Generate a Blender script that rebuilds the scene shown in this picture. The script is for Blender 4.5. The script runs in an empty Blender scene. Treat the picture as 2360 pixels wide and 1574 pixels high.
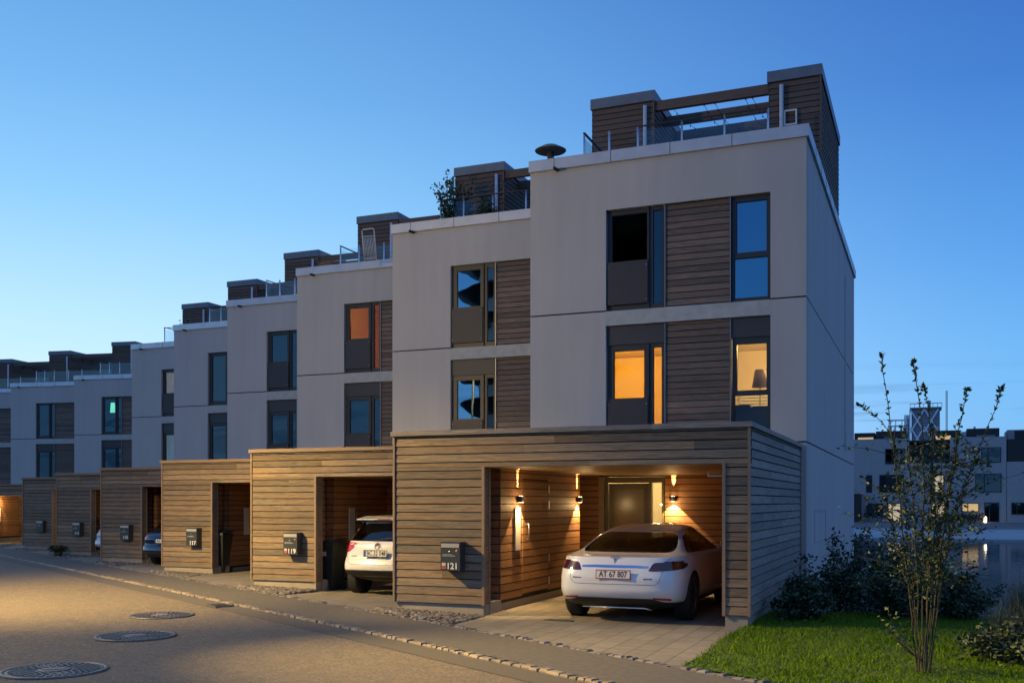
import bpy, bmesh, math, random
from mathutils import Vector, Matrix
from mathutils.bvhtree import BVHTree
from mathutils.geometry import delaunay_2d_cdt
random.seed(7)
R = math.radians
sc = bpy.context.scene
C = sc.collection

# ------------------------------------------------------------------ camera
YAW = math.atan(962 / 2337)
cam = bpy.data.cameras.new('camera'); camo = bpy.data.objects.new('camera', cam); C.objects.link(camo)
cam.sensor_width = 36; cam.lens = 2337 / 2360 * 36; cam.shift_y = (1157 - 787) / 2360
cam.clip_start = .05; cam.clip_end = 3000
camo.location = (0, 0, 1.75); camo.rotation_euler = (R(90), 0, YAW)
sc.camera = camo
sc.view_settings.view_transform = 'Standard'; sc.view_settings.look = 'None'
sc.view_settings.exposure = 0; sc.view_settings.gamma = 1
sc.cycles.use_denoising = True
sc.cycles.max_bounces = 8; sc.cycles.transparent_max_bounces = 16
sc.cycles.sample_clamp_indirect = 3; sc.cycles.caustics_reflective = False; sc.cycles.caustics_refractive = False

# ------------------------------------------------------------------ dusk sky
w = bpy.data.worlds.new('World'); sc.world = w; w.use_nodes = True
nt = w.node_tree; N = nt.nodes; L = nt.links; N.clear()
def wn(t, **k):
    n = N.new(t)
    for a, b in k.items(): setattr(n, a, b)
    return n
def wmath(op, a, b=None, clamp=False):
    n = wn('ShaderNodeMath', operation=op, use_clamp=clamp)
    for i, v in enumerate((a, b)):
        if v is None: continue
        if isinstance(v, (int, float)): n.inputs[i].default_value = v
        else: L.new(v, n.inputs[i])
    return n.outputs[0]
def wramp(fac, stops):
    n = wn('ShaderNodeValToRGB'); L.new(fac, n.inputs[0]); e = n.color_ramp.elements
    while len(e) < len(stops): e.new(.5)
    for el, (p, c) in zip(e, stops): el.position = p; el.color = (*c, 1)
    return n.outputs[0]
def wmix(f, a, b):
    n = wn('ShaderNodeMix', data_type='RGBA')
    if isinstance(f, (int, float)): n.inputs[0].default_value = f
    else: L.new(f, n.inputs[0])
    for i, v in ((6, a), (7, b)):
        if isinstance(v, tuple): n.inputs[i].default_value = (*v, 1)
        else: L.new(v, n.inputs[i])
    return n.outputs[2]
tc = wn('ShaderNodeTexCoord'); nrm = wn('ShaderNodeVectorMath', operation='NORMALIZE'); L.new(tc.outputs['Generated'], nrm.inputs[0])
sp = wn('ShaderNodeSeparateXYZ'); L.new(nrm.outputs[0], sp.inputs[0])
el = wmath('MAXIMUM', sp.outputs[2], 0)
hx = wmath('MULTIPLY', sp.outputs[0], -math.sin(R(75))); hy = wmath('MULTIPLY', sp.outputs[1], math.cos(R(75)))
hl = wmath('SQRT', wmath('ADD', wmath('ADD', wmath('MULTIPLY', sp.outputs[0], sp.outputs[0]), wmath('MULTIPLY', sp.outputs[1], sp.outputs[1])), .0001))
dot = wmath('DIVIDE', wmath('ADD', hx, hy), hl)
bright = wramp(el, [(0, (.66, .83, .95)), (.08, (.58, .78, .95)), (.17, (.42, .68, .91)), (.27, (.24, .52, .83)), (.36, (.155, .39, .73)), (.45, (.105, .30, .63)), (1, (.085, .16, .38))])
dark = wramp(el, [(0, (.13, .31, .58)), (.05, (.17, .42, .74)), (.12, (.14, .40, .76)), (.22, (.085, .29, .68)), (.36, (.045, .17, .52)), (.45, (.034, .13, .44)), (1, (.085, .16, .38))])
back = wramp(el, [(0, (.16, .27, .48)), (.15, (.135, .255, .54)), (.5, (.115, .245, .56)), (1, (.085, .16, .38))])
f1 = wn('ShaderNodeMapRange', interpolation_type='SMOOTHSTEP'); L.new(dot, f1.inputs[0]); f1.inputs[1].default_value = .1; f1.inputs[2].default_value = .95
f2 = wn('ShaderNodeMapRange', interpolation_type='SMOOTHSTEP'); L.new(dot, f2.inputs[0]); f2.inputs[1].default_value = -.55; f2.inputs[2].default_value = .15
skyc = wmix(f1.outputs[0], dark, bright)
skyc = wmix(f2.outputs[0], back, skyc)
# low cloud streaks
mp = wn('ShaderNodeMapping'); L.new(nrm.outputs[0], mp.inputs[0]); mp.inputs['Scale'].default_value = (3.2, 3.2, 55); mp.inputs['Location'].default_value = (.6, .3, 0)
nz = wn('ShaderNodeTexNoise'); L.new(mp.outputs[0], nz.inputs[0]); nz.inputs['Scale'].default_value = 1.6; nz.inputs['Detail'].default_value = 5; nz.inputs['Roughness'].default_value = .55
cm = wramp(nz.outputs[0], [(.50, (0, 0, 0)), (.62, (1, 1, 1))])
ce = wramp(el, [(0, (1, 1, 1)), (.07, (.85, .85, .85)), (.13, (0, 0, 0))])
cf = wmath('MULTIPLY', wmath('MULTIPLY', cm, ce), wmath('SUBTRACT', 1, f1.outputs[0]))
skyc = wmix(wmath('MULTIPLY', cf, .75), skyc, (.055, .13, .34))
bg = wn('ShaderNodeBackground'); L.new(skyc, bg.inputs[0]); bg.inputs[1].default_value = 1.25
wo = wn('ShaderNodeOutputWorld'); L.new(bg.outputs[0], wo.inputs[0])

# ------------------------------------------------------------------ materials
MATS = {}
def mat(name, col, rough=.6, metal=0, var=0, scale=6, stretch=(1, 1, 1), bump=0, bscale=None, island=0, spec=.5, detail=6, emit=None, estr=0, dist=0, coat=0, col2=None, trans=0):
    if name in MATS: return MATS[name]
    m = bpy.data.materials.new(name); m.use_nodes = True
    nt = m.node_tree; b = nt.nodes['Principled BSDF']; l = nt.links
    b.inputs['Base Color'].default_value = (*col, 1); b.inputs['Roughness'].default_value = rough
    b.inputs['Metallic'].default_value = metal; b.inputs['Specular IOR Level'].default_value = spec
    b.inputs['Coat Weight'].default_value = coat; b.inputs['Coat Roughness'].default_value = .03
    b.inputs['Transmission Weight'].default_value = trans
    if emit: b.inputs['Emission Color'].default_value = (*emit, 1); b.inputs['Emission Strength'].default_value = estr
    if var or bump or island:
        t = nt.nodes.new('ShaderNodeTexCoord'); mp = nt.nodes.new('ShaderNodeMapping'); mp.inputs['Scale'].default_value = stretch
        l.new(t.outputs['Object'], mp.inputs[0]); vec = mp.outputs[0]
        geo = nt.nodes.new('ShaderNodeNewGeometry')
        if island:
            sc_ = nt.nodes.new('ShaderNodeVectorMath'); sc_.operation = 'MULTIPLY_ADD'
            cb = nt.nodes.new('ShaderNodeCombineXYZ')
            for i in range(3): l.new(geo.outputs['Random Per Island'], cb.inputs[i])
            l.new(cb.outputs[0], sc_.inputs[0]); sc_.inputs[1].default_value = (37, 53, 71); l.new(vec, sc_.inputs[2]); vec = sc_.outputs[0]
        n = nt.nodes.new('ShaderNodeTexNoise'); n.inputs['Scale'].default_value = scale; n.inputs['Detail'].default_value = detail; n.inputs['Distortion'].default_value = dist
        l.new(vec, n.inputs[0])
        mr = nt.nodes.new('ShaderNodeMapRange'); mr.inputs[1].default_value = .25; mr.inputs[2].default_value = .75; mr.inputs[3].default_value = 1 - var; mr.inputs[4].default_value = 1 + var
        l.new(n.outputs[0], mr.inputs[0]); fac = mr.outputs[0]
        if island:
            m2 = nt.nodes.new('ShaderNodeMapRange'); m2.inputs[3].default_value = 1 - island; m2.inputs[4].default_value = 1 + island
            l.new(geo.outputs['Random Per Island'], m2.inputs[0])
            mm = nt.nodes.new('ShaderNodeMath'); mm.operation = 'MULTIPLY'; l.new(fac, mm.inputs[0]); l.new(m2.outputs[0], mm.inputs[1]); fac = mm.outputs[0]
        mx = nt.nodes.new('ShaderNodeVectorMath'); mx.operation = 'SCALE'
        if col2:
            cm_ = nt.nodes.new('ShaderNodeMix'); cm_.data_type = 'RGBA'
            n3 = nt.nodes.new('ShaderNodeTexNoise'); n3.inputs['Scale'].default_value = scale * .23; n3.inputs['Detail'].default_value = 4; l.new(vec, n3.inputs[0])
            rr = nt.nodes.new('ShaderNodeMapRange'); rr.inputs[1].default_value = .38; rr.inputs[2].default_value = .62; l.new(n3.outputs[0], rr.inputs[0])
            l.new(rr.outputs[0], cm_.inputs[0]); cm_.inputs[6].default_value = (*col, 1); cm_.inputs[7].default_value = (*col2, 1)
            l.new(cm_.outputs[2], mx.inputs[0])
        else: mx.inputs[0].default_value = col
        l.new(fac, mx.inputs['Scale']); l.new(mx.outputs[0], b.inputs['Base Color'])
        if bump:
            bn = nt.nodes.new('ShaderNodeBump'); bn.inputs['Strength'].default_value = 1; bn.inputs['Distance'].default_value = bump
            h = n.outputs[0]
            if bscale:
                n2 = nt.nodes.new('ShaderNodeTexNoise'); n2.inputs['Scale'].default_value = bscale; n2.inputs['Detail'].default_value = 3; l.new(vec, n2.inputs[0]); h = n2.outputs[0]
            l.new(h, bn.inputs['Height']); l.new(bn.outputs[0], b.inputs['Normal'])
    MATS[name] = m
    return m
def glassmat(name, tint=(.5, .55, .55), base=.06, f0=.25, rough=.01, refl=(1, 1, 1)):
    if name in MATS: return MATS[name]
    m = bpy.data.materials.new(name); m.use_nodes = True; nt = m.node_tree; nt.nodes.clear(); l = nt.links
    o = nt.nodes.new('ShaderNodeOutputMaterial'); mx = nt.nodes.new('ShaderNodeMixShader')
    tr = nt.nodes.new('ShaderNodeBsdfTransparent'); tr.inputs[0].default_value = (*tint, 1)
    gl = nt.nodes.new('ShaderNodeBsdfGlossy'); gl.inputs['Roughness'].default_value = rough; gl.inputs[0].default_value = (*refl, 1)
    lw0 = nt.nodes.new('ShaderNodeLayerWeight'); lw0.inputs[0].default_value = .5; lw = nt.nodes.new('ShaderNodeMath'); lw.operation = 'POWER'; l.new(lw0.outputs['Facing'], lw.inputs[0]); lw.inputs[1].default_value = 5
    tcg = nt.nodes.new('ShaderNodeTexCoord'); ng = nt.nodes.new('ShaderNodeTexNoise'); ng.inputs['Scale'].default_value = 1.1; ng.inputs['Detail'].default_value = 1; l.new(tcg.outputs['Object'], ng.inputs[0])
    bg_ = nt.nodes.new('ShaderNodeBump'); bg_.inputs['Strength'].default_value = 1; bg_.inputs['Distance'].default_value = .0035; l.new(ng.outputs[0], bg_.inputs['Height']); l.new(bg_.outputs[0], gl.inputs['Normal'])
    mr = nt.nodes.new('ShaderNodeMapRange'); mr.inputs[3].default_value = f0; mr.inputs[4].default_value = 1
    l.new(lw.outputs[0], mr.inputs[0]); l.new(mr.outputs[0], mx.inputs[0]); l.new(tr.outputs[0], mx.inputs[1]); l.new(gl.outputs[0], mx.inputs[2])
    l.new(mx.outputs[0], o.inputs[0]); MATS[name] = m
    return m
WG = dict(scale=2.2, stretch=(1.3, 1.3, 26), detail=8, dist=1.2)
M_WOOD = mat('weathered_larch', (.225, .148, .084), .72, var=.5, island=.30, bump=.002, col2=(.165, .135, .10), **WG)
M_WOODS = mat('silvered_larch', (.23, .20, .175), .75, var=.45, island=.2, bump=.003, **WG)
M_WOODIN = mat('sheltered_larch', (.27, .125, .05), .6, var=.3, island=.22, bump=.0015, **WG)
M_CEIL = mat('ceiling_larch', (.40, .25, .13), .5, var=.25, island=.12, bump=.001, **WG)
M_WOODF = mat('facade_larch', (.165, .115, .085), .7, var=.45, island=.28, bump=.002, col2=(.135, .105, .09), **WG)
M_WOODHUT = mat('hut_larch', (.12, .085, .068), .75, var=.35, island=.2, bump=.002, **WG)
M_WOODTRIM = mat('larch_trim', (.26, .18, .12), .65, var=.2, **WG)
M_BACK = mat('dark_batten', (.012, .011, .010), .9)
M_PLASTER = mat('sand_plaster', (.47, .455, .44), .9, var=.07, scale=1.0, stretch=(2.6, 2.6, .40), detail=15, col2=(.44, .43, .42))
M_PLASTERS = mat('grey_render_panel', (.46, .46, .46), .85, var=.07, scale=1.1, stretch=(1, 1.3, .2), detail=14)
M_CONC = mat('band_concrete', (.42, .43, .42), .85, var=.16, scale=5, bump=.002, bscale=40)
M_PLINTH = mat('plinth_concrete', (.34, .30, .24), .9, var=.14, scale=4, bump=.002, bscale=50)
M_ZINC = mat('zinc_coping', (.50, .53, .58), .45, metal=.35, var=.1, scale=3)
M_ZINCJ = mat('zinc_joint', (.60, .63, .68), .35, metal=.6)
M_FRAME = mat('anthracite_frame', (.030, .031, .035), .45)
M_PANEL = mat('anthracite_panel', (.042, .042, .048), .5, var=.05, scale=40)
M_JOINT = mat('joint_shadow_gap', (.02, .02, .02), .95)
M_STEEL = mat('brushed_steel', (.62, .64, .68), .3, metal=.9)
M_WHITE = mat('white_paint', (.75, .74, .72), .45)
M_PALE = mat('pale_panel', (.62, .56, .46), .55)
M_ROOM = mat('room_paint', (.72, .66, .56), .8)
M_ORANGEROOM = mat('terracotta_room', (.72, .28, .06), .85)
M_DARKROOM = mat('shade_darkened_room', (.035, .032, .03), .9)  # room paint darkened: the shade of unlit rooms is put into the colour
M_G_DARK = glassmat('mirror_dark_glass', (.32, .36, .38), f0=.08, refl=(.6, .85, 1))
M_G_CLEAR = glassmat('clear_glass', (.86, .88, .86), f0=.05)
M_G_BLUE = glassmat('sky_glass', (.28, .33, .38), f0=.40, refl=(.6, .85, 1))
M_G_DEEP = glassmat('deep_sky_glass', (.20, .25, .3), f0=.30, refl=(.32, .72, 1))
M_G_FILM = glassmat('antireflex_glass', (.8, .8, .8), f0=.015)
M_G_RAIL = glassmat('rail_glass', (.93, .96, .97), f0=.035)
M_BLACK = mat('black_metal', (.012, .012, .013), .4)
M_DOOR = mat('front_door_paint', (.10, .085, .05), .35, var=.1, scale=20)
M_CURTAIN = mat('net_curtain', (.48, .52, .52), .9, var=.2, scale=3, stretch=(14, 14, 1))
M_BLIND = mat('roller_blind', (.78, .74, .72), .85)
def trans_mat(name, col):
    m = mat(name, col, .9); nt = m.node_tree; b = nt.nodes['Principled BSDF']; tr = nt.nodes.new('ShaderNodeBsdfTranslucent'); tr.inputs[0].default_value = (*col, 1)
    mx = nt.nodes.new('ShaderNodeMixShader'); nt.links.new(b.outputs[0], mx.inputs[1]); nt.links.new(tr.outputs[0], mx.inputs[2]); nt.links.new(mx.outputs[0], nt.nodes['Material Output'].inputs[0]); return m
M_BLIND = trans_mat('translucent_blind', (.72, .68, .66)); M_NET = trans_mat('translucent_curtain', (.62, .70, .74)); M_BROWN2 = trans_mat('translucent_brown', (.35, .14, .06))
M_ORANGE = mat('orange_curtain', (.62, .22, .06), .85, var=.15, scale=3, stretch=(10, 10, 1))
M_BROWN = mat('brown_curtain', (.20, .10, .06), .85, var=.2, scale=3, stretch=(10, 10, 1))

# ------------------------------------------------------------------ mesh helpers
class MB:
    def __init__(s): s.v = []; s.f = []; s.m = []; s.sm = []
    def add(s, vs, fs, mi=0, smooth=False, M=None):
        o = len(s.v)
        s.v += [tuple(M @ Vector(p)) for p in vs] if M else [tuple(p) for p in vs]
        for f in fs: s.f.append([i + o for i in f]); s.m.append(mi); s.sm.append(smooth)
        return s
    def box(s, x0, x1, y0, y1, z0, z1, mi=0, M=None):
        vs = [(x, y, z) for z in (z0, z1) for y in (y0, y1) for x in (x0, x1)]
        return s.add(vs, [(0, 2, 3, 1), (4, 5, 7, 6), (0, 1, 5, 4), (2, 6, 7, 3), (0, 4, 6, 2), (1, 3, 7, 5)], mi, False, M)
    def quad(s, a, b, c, d, mi=0): return s.add([a, b, c, d], [(0, 1, 2, 3)], mi)
    def tube(s, pts, r, n=8, mi=0, cap=True, M=None):
        pts = [Vector(p) for p in pts]; rs = r if isinstance(r, (list, tuple)) else [r] * len(pts)
        vs = []; fs = []
        for i, p in enumerate(pts):
            d = (pts[min(i + 1, len(pts) - 1)] - pts[max(i - 1, 0)]).normalized()
            a = d.cross(Vector((0, 0, 1)) if abs(d.z) < .95 else Vector((1, 0, 0))).normalized(); b = d.cross(a)
            vs += [p + (a * math.cos(t) + b * math.sin(t)) * rs[i] for t in [2 * math.pi * k / n for k in range(n)]]
        for i in range(len(pts) - 1):
            for k in range(n): fs.append((i * n + k, i * n + (k + 1) % n, (i + 1) * n + (k + 1) % n, (i + 1) * n + k))
        if cap: fs += [tuple(range(n))[::-1], tuple(range((len(pts) - 1) * n, len(pts) * n))]
        return s.add(vs, fs, mi, n > 5, M)
    def lathe(s, prof, n=24, mi=0, M=None, smooth=True):
        vs = []; fs = []
        for r, z in prof: vs += [(r * math.cos(2 * math.pi * k / n), r * math.sin(2 * math.pi * k / n), z) for k in range(n)]
        for i in range(len(prof) - 1):
            for k in range(n): fs.append((i * n + k, i * n + (k + 1) % n, (i + 1) * n + (k + 1) % n, (i + 1) * n + k))
        fs += [tuple(range(n))[::-1], tuple(range((len(prof) - 1) * n, len(prof) * n))]
        return s.add(vs, fs, mi, smooth, M)
    def build(s, name, m, parent=None, loc=None):
        me = bpy.data.meshes.new(name); me.from_pydata(s.v, [], s.f); me.update()
        for mm in (m if isinstance(m, (list, tuple)) else [m]): me.materials.append(mm)
        me.polygons.foreach_set('material_index', s.m); me.polygons.foreach_set('use_smooth', s.sm)
        o = bpy.data.objects.new(name, me); C.objects.link(o)
        if parent: o.parent = parent
        if loc: o.location = loc
        return o
def tag(o, label=None, cat=None, group=None, kind=None):
    if label: o['label'] = label
    if cat: o['category'] = cat
    if group: o['group'] = group
    if kind: o['kind'] = kind
    return o
def thing(name, label, cat, loc=(0, 0, 0), rz=0, group=None):
    o = bpy.data.objects.new(name, None); C.objects.link(o); o.location = loc; o.rotation_euler = (0, 0, rz)
    o.empty_display_size = .2
    return tag(o, label, cat, group)
def boxpart(name, m, parent, *b): return MB().box(*b).build(name, m, parent)
def copy_tree(o, parent=None):
    c = o.copy(); C.objects.link(c); c.parent = parent
    for ch in [x for x in o.children]: copy_tree(ch, c)
    return c
def light(name, kind, parent, loc, col, power, rot=(0, 0, 0), **k):
    d = bpy.data.lights.new(name, kind); d.color = col; d.energy = power
    for a, b in k.items(): setattr(d, a, b)
    o = bpy.data.objects.new(name, d); C.objects.link(o); o.location = loc; o.rotation_euler = rot
    if parent: o.parent = parent
    return o
rb = random.Random(3)
def boards(mb, ax, a0, a1, z0, z1, d, sign=-1, exp=.13, t=.022, seg=3.6, zref=.165, mi=0, flat=.55):
    """lapped horizontal boards on the plane d; ax='x' faces sign*Y, ax='y' faces sign*X. Bottom edge stands proud."""
    k0 = math.floor((z0 - zref) / exp + 1e-6)
    z = zref + k0 * exp
    while z < z1 - .004:
        lo = max(z + .004, z0); hi = min(z + exp - .011, z1)
        if hi - lo > .01:
            cuts = [a0]; p = a0 + rb.uniform(.8, seg)
            while p < a1 - .5: cuts.append(p); p += rb.uniform(1.6, seg + .6)
            cuts.append(a1)
            for a, b in zip(cuts[:-1], cuts[1:]):
                b2 = b - (.002 if b != a1 else 0); j = rb.uniform(-.0015, .0015)
                o1 = d + sign * (t + j); o2 = d + sign * (t * flat + j)
                if ax == 'x': vs = [(a, d, lo), (b2, d, lo), (b2, o1, lo), (a, o1, lo), (a, d, hi), (b2, d, hi), (b2, o2, hi), (a, o2, hi)]
                else: vs = [(d, a, lo), (d, b2, lo), (o1, b2, lo), (o1, a, lo), (d, a, hi), (d, b2, hi), (o2, b2, hi), (o2, a, hi)]
                fs = [(0, 1, 2, 3), (7, 6, 5, 4), (3, 2, 6, 7), (1, 0, 4, 5), (0, 3, 7, 4), (2, 1, 5, 6)]
                if (ax == 'x') == (sign < 0): fs = [f[::-1] for f in fs]
                mb.add(vs, fs, mi)
        z += exp
    return mb
def text(s, size, m, parent, loc, rot, name='lettering', extr=.001, sx=1, align='CENTER'):
    cu = bpy.data.curves.new(name, 'FONT'); cu.body = s; cu.size = size; cu.extrude = extr; cu.align_x = align; cu.align_y = 'CENTER'; cu.offset = size * .018
    tmp = bpy.data.objects.new(name, cu); me = bpy.data.meshes.new_from_object(tmp); bpy.data.objects.remove(tmp); bpy.data.curves.remove(cu)
    me.name = name; me.materials.clear(); me.materials.append(m); o = bpy.data.objects.new(name, me); C.objects.link(o)
    o.parent = parent; o.location = loc; o.rotation_euler = rot; o.scale = (sx, 1, 1)
    return o

# ------------------------------------------------------------------ ground, road, water
KD = Vector((5.12, -3.15, 0)).normalized(); KN = Vector((-KD.y, KD.x, 0)) * 1.0    # along the kerb / towards the houses
KP = Vector((-2.94, 9.45, 0))
def gz(x): return max(-.30, min(0, .0055 * (x + 8)))
def kpt(s, t, dz=0):
    p = KP + KD * s + KN * t; return (p.x, p.y, gz(p.x) + dz)
def strip(name, t0, t1, z0, z1, m, s0=-75, s1=14, step=1.0, nt_=1):
    mb = MB(); n = int((s1 - s0) / step)
    vs = [kpt(s0 + i * step, t0 + (t1 - t0) * j / nt_, z0 + (z1 - z0) * j / nt_) for i in range(n + 1) for j in range(nt_ + 1)]
    mb.add(vs, [(i * (nt_ + 1) + j, (i + 1) * (nt_ + 1) + j, (i + 1) * (nt_ + 1) + j + 1, i * (nt_ + 1) + j + 1) for i in range(n) for j in range(nt_)])
    o = mb.build(name, m); return tag(o, kind='structure')
M_ASPH = mat('road_asphalt', (.19, .148, .094), .85, var=.6, scale=30, bump=.004, bscale=120, detail=10, col2=(.15, .122, .082))
M_ASPHD = mat('pavement_asphalt', (.13, .115, .088), .85, var=.3, scale=48, bump=.003, bscale=110, detail=10, col2=(.105, .092, .072))
M_GUT = mat('gutter_asphalt', (.115, .098, .068), .8, var=.3, scale=45, bump=.003, bscale=110, detail=9)
M_SETT = mat('granite_sett', (.25, .20, .145), .75, var=.25, scale=14, island=.35, bump=.003, bscale=40)
M_COB = mat('field_cobble', (.16, .14, .125), .75, var=.25, scale=14, island=.45, bump=.003, bscale=40)
M_SOIL = mat('soil', (.035, .03, .02), .95, var=.3, scale=6, bump=.01)
def g(mb, pts, z): mb.add([(x, y, z) for x, y in pts], [tuple(range(len(pts)))])
# one ground sheet with the canal cut down into it
mb = MB()
g(mb, [(-3000, -3000), (3000, -3000), (3000, -900), (40, -20), (14, 16.8), (-2.2, 16.8), (-2.2, 34.2), (-60, 83), (-3000, 1900)], -.34)
mb.build('ground', M_SOIL); tag(bpy.data.objects['ground'], kind='structure')
BANK = [(16.7, .0), (18, -.22), (20, -.60), (24, -.95), (30.5, -1.16), (32, -1.9)]
def bank(y):
    if y <= 16.7: return 0
    for (a, za), (b, zb) in zip(BANK[:-1], BANK[1:]):
        if y <= b: return za + (zb - za) * (y - a) / (b - a)
    return -1.3
mb = MB(); xs = [-2.25 + i * .8 for i in range(26)]; rk0 = random.Random(4); vs = []
for y, z in BANK:
    for x in xs: vs.append((x, y + (rk0.uniform(-.25, .25) if y > 17 else 0), z + (rk0.uniform(-.04, .04) if 17 < y < 31 else 0)))
n = len(xs); mb.add(vs, [(i * n + j, i * n + j + 1, (i + 1) * n + j + 1, (i + 1) * n + j) for i in range(len(BANK) - 1) for j in range(n - 1)], 0, True)
tag(mb.build('canal_bank', M_SOIL), kind='structure')
mbq = MB()
for a, b in (((-60, 83), (-2.2, 34.2)), ((17.7, 16.8), (40, -20)), ((40, -20), (3000, -900))): mbq.add([(a[0], a[1], -.34), (b[0], b[1], -.34), (b[0], b[1], -1.9), (a[0], a[1], -1.9)], [(0, 1, 2, 3)])
tag(mbq.build('canal_edge', M_SOIL), kind='structure')
M_WATER = mat('canal_water', (.006, .012, .02), .06, var=.0, bump=.012, scale=2.4, stretch=(1, .35, 1), detail=3, spec=.6)
mb = MB(); mb.quad((-400, -200, -1.2), (600, -200, -1.2), (600, 84, -1.2), (-400, 84, -1.2)); tag(mb.build('water', M_WATER), kind='structure')
# far quay
M_QUAY = mat('far_quay_concrete', (.33, .36, .39), .9, var=.12, scale=.6)
M_QUAYD = mat('far_quay_path', (.16, .16, .17), .9, var=.15, scale=.5)
mb = MB(); mb.quad((-400, 83.2, -1.0), (600, 83.2, -1.0), (600, 96.8, -.60), (-400, 96.8, -.60)); mb.quad((-400, 83.2, -1.0), (600, 83.2, -1.0), (600, 83.2, -1.9), (-400, 83.2, -1.9))
tag(mb.build('far_quay_slope', M_QUAY), kind='structure')
mb = MB(); mb.quad((-2000, 96.8, -.60), (2000, 96.8, -.60), (2000, 109, -.24), (-2000, 109, -.24)); mb.quad((-2000, 109, -.24), (2000, 109, -.24), (2000, 2500, -.24), (-2000, 2500, -.24))
tag(mb.build('far_bank', M_QUAYD), kind='structure')

strip('road', -13, -.47, -.05, -.030, M_ASPH, step=.5, nt_=4)
strip('gutter', -.47, -.055, -.026, -.020, M_GUT, step=.5)
mb = MB(); s = -62; rk = random.Random(5)
while s < 12:
    ln = rk.choice((rk.uniform(.09, .14), rk.uniform(.13, .22))); dz = rk.uniform(-.010, .008); e = rk.uniform(-.016, .016)
    vs = []
    for zz, ins in ((-.09, 0), (-.008, .0), (.010 + dz, .014)):
        for ss, tt in ((s + ins, -.055 + e + ins), (s + ln - .014 - ins, -.055 + e + ins), (s + ln - .014 - ins, .058 + e - ins), (s + ins, .058 + e - ins)):
            vs.append(kpt(ss, tt, zz))
    fs = [(8, 9, 10, 11)]
    for q in (0, 4): fs += [(q + i, q + (i + 1) % 4, q + 4 + (i + 1) % 4, q + 4 + i) for i in range(4)]
    mb.add(vs, fs); s += ln
tag(mb.build('kerb', M_SETT), kind='structure')
strip('pavement', .06, 1.20, .004, -.002, M_ASPHD, step=.5)
mb = MB(); s = -62
while s < 7.2:
    for row in range(1):
        ln = rk.uniform(.08, .16); dz = rk.uniform(-.015, .012); a = rk.uniform(-.02, .02)
        vs = []
        for zz, ins in ((-.08, 0), (.004, .0), (.014 + dz, .02)):
            for ss, tt in ((s + ins, 1.2 + a + ins), (s + ln - .02 - ins, 1.2 + a * .5 + ins), (s + ln - .02 - ins, 1.31 + a - ins), (s + ins, 1.31 + a - ins)): vs.append(kpt(ss, tt, zz))
        fs = [(8, 9, 10, 11)]
        for q in (0, 4): fs += [(q + i, q + (i + 1) % 4, q + 4 + (i + 1) % 4, q + 4 + i) for i in range(4)]
        mb.add(vs, fs)
    s += ln
tag(mb.build('cobble_edging', M_COB), kind='structure')
strip('pavement_bed', 1.195, 1.33, -.02, -.02, M_SOIL, s1=7.3)

def pave_mat():
    m = mat('paving_slab', (.235, .205, .155), .8, var=.16, scale=5, bump=.001, bscale=80)
    nt = m.node_tree; b = nt.nodes['Principled BSDF']; l = nt.links
    src = b.inputs['Base Color'].links[0].from_socket
    t = nt.nodes.new('ShaderNodeTexCoord'); mp = nt.nodes.new('ShaderNodeMapping'); mp.inputs['Rotation'].default_value = (0, 0, R(90)); mp.inputs['Location'].default_value = (.13, .07, 0)
    l.new(t.outputs['Object'], mp.inputs[0])
    br = nt.nodes.new('ShaderNodeTexBrick'); l.new(mp.outputs[0], br.inputs[0])
    br.inputs['Scale'].default_value = 1; br.inputs['Brick Width'].default_value = .58; br.inputs['Row Height'].default_value = .29; br.inputs['Mortar Size'].default_value = .006
    br.inputs['Color1'].default_value = (.88, .88, .88, 1); br.inputs['Color2'].default_value = (1.1, 1.1, 1.1, 1); br.inputs['Mortar'].default_value = (.3, .3, .3, 1)
    mx = nt.nodes.new('ShaderNodeVectorMath'); mx.operation = 'MULTIPLY'; l.new(src, mx.inputs[0]); l.new(br.outputs[0], mx.inputs[1]); l.new(mx.outputs[0], b.inputs['Base Color'])
    return m
M_PAVE = pave_mat()
M_STONEBED = M_SOIL

# ------------------------------------------------------------------ carports
STEP = Vector((-5.12, 3.15, -.028)); CP0 = Vector((-7.95, 14.3, 0)); HS0 = Vector((-7.93, 20.3, 0))
M_LAMPW = mat('lamp_glow', (1, .8, .5), .5, emit=(1, .72, .36), estr=25)
WARM = (1, .66, .28)
def wall_lamp(label, loc, rz, power=1.0, group='black up and down wall lamps in the carport', glow=0):
    """black half-round up/down lamp on a wall; local -Y is away from the wall."""
    t = thing('wall_lamp', label, 'wall lamp', loc, rz, group)
    mb = MB(); n = 12; prof = []
    pts = [(.055 * math.cos(a), -.045 - .06 * math.sin(a)) for a in [math.pi * k / n for k in range(n + 1)]] + [(-.055, -.001), (.055, -.001)]
    k = len(pts); mb.add([(x, y, z) for z in (-.05, .05) for x, y in pts], [tuple(range(k))[::-1], tuple(range(k, 2 * k))] + [(i, (i + 1) % k, k + (i + 1) % k, k + i) for i in range(k)])
    mb.build('housing', M_BLACK, t)
    mb = MB()
    for z in (-.052, .052): mb.lathe([(.035, z - .001), (.035, z + .001)], 12, M=Matrix.Translation((0, -.055, 0)))
    mb.build('lens', M_LAMPW, t)
    light('downlight', 'SPOT', t, (0, -.06, -.056), WARM, 230 * power, (R(2), 0, 0), spot_size=R(96), spot_blend=.16, shadow_soft_size=.012)
    light('uplight', 'SPOT', t, (0, -.035, .056), WARM, 900 * power, (R(172), 0, 0), spot_size=R(17), spot_blend=.9, shadow_soft_size=.008)
    if glow: light('glow', 'POINT', t, (0, -.16, -.09), WARM, glow, shadow_soft_size=.03)  # bare fill point added to warm the bay beyond the two beams
    return t
M_BOX = mat('mailbox_grey', (.055, .062, .062), .4, metal=.2)
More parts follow.
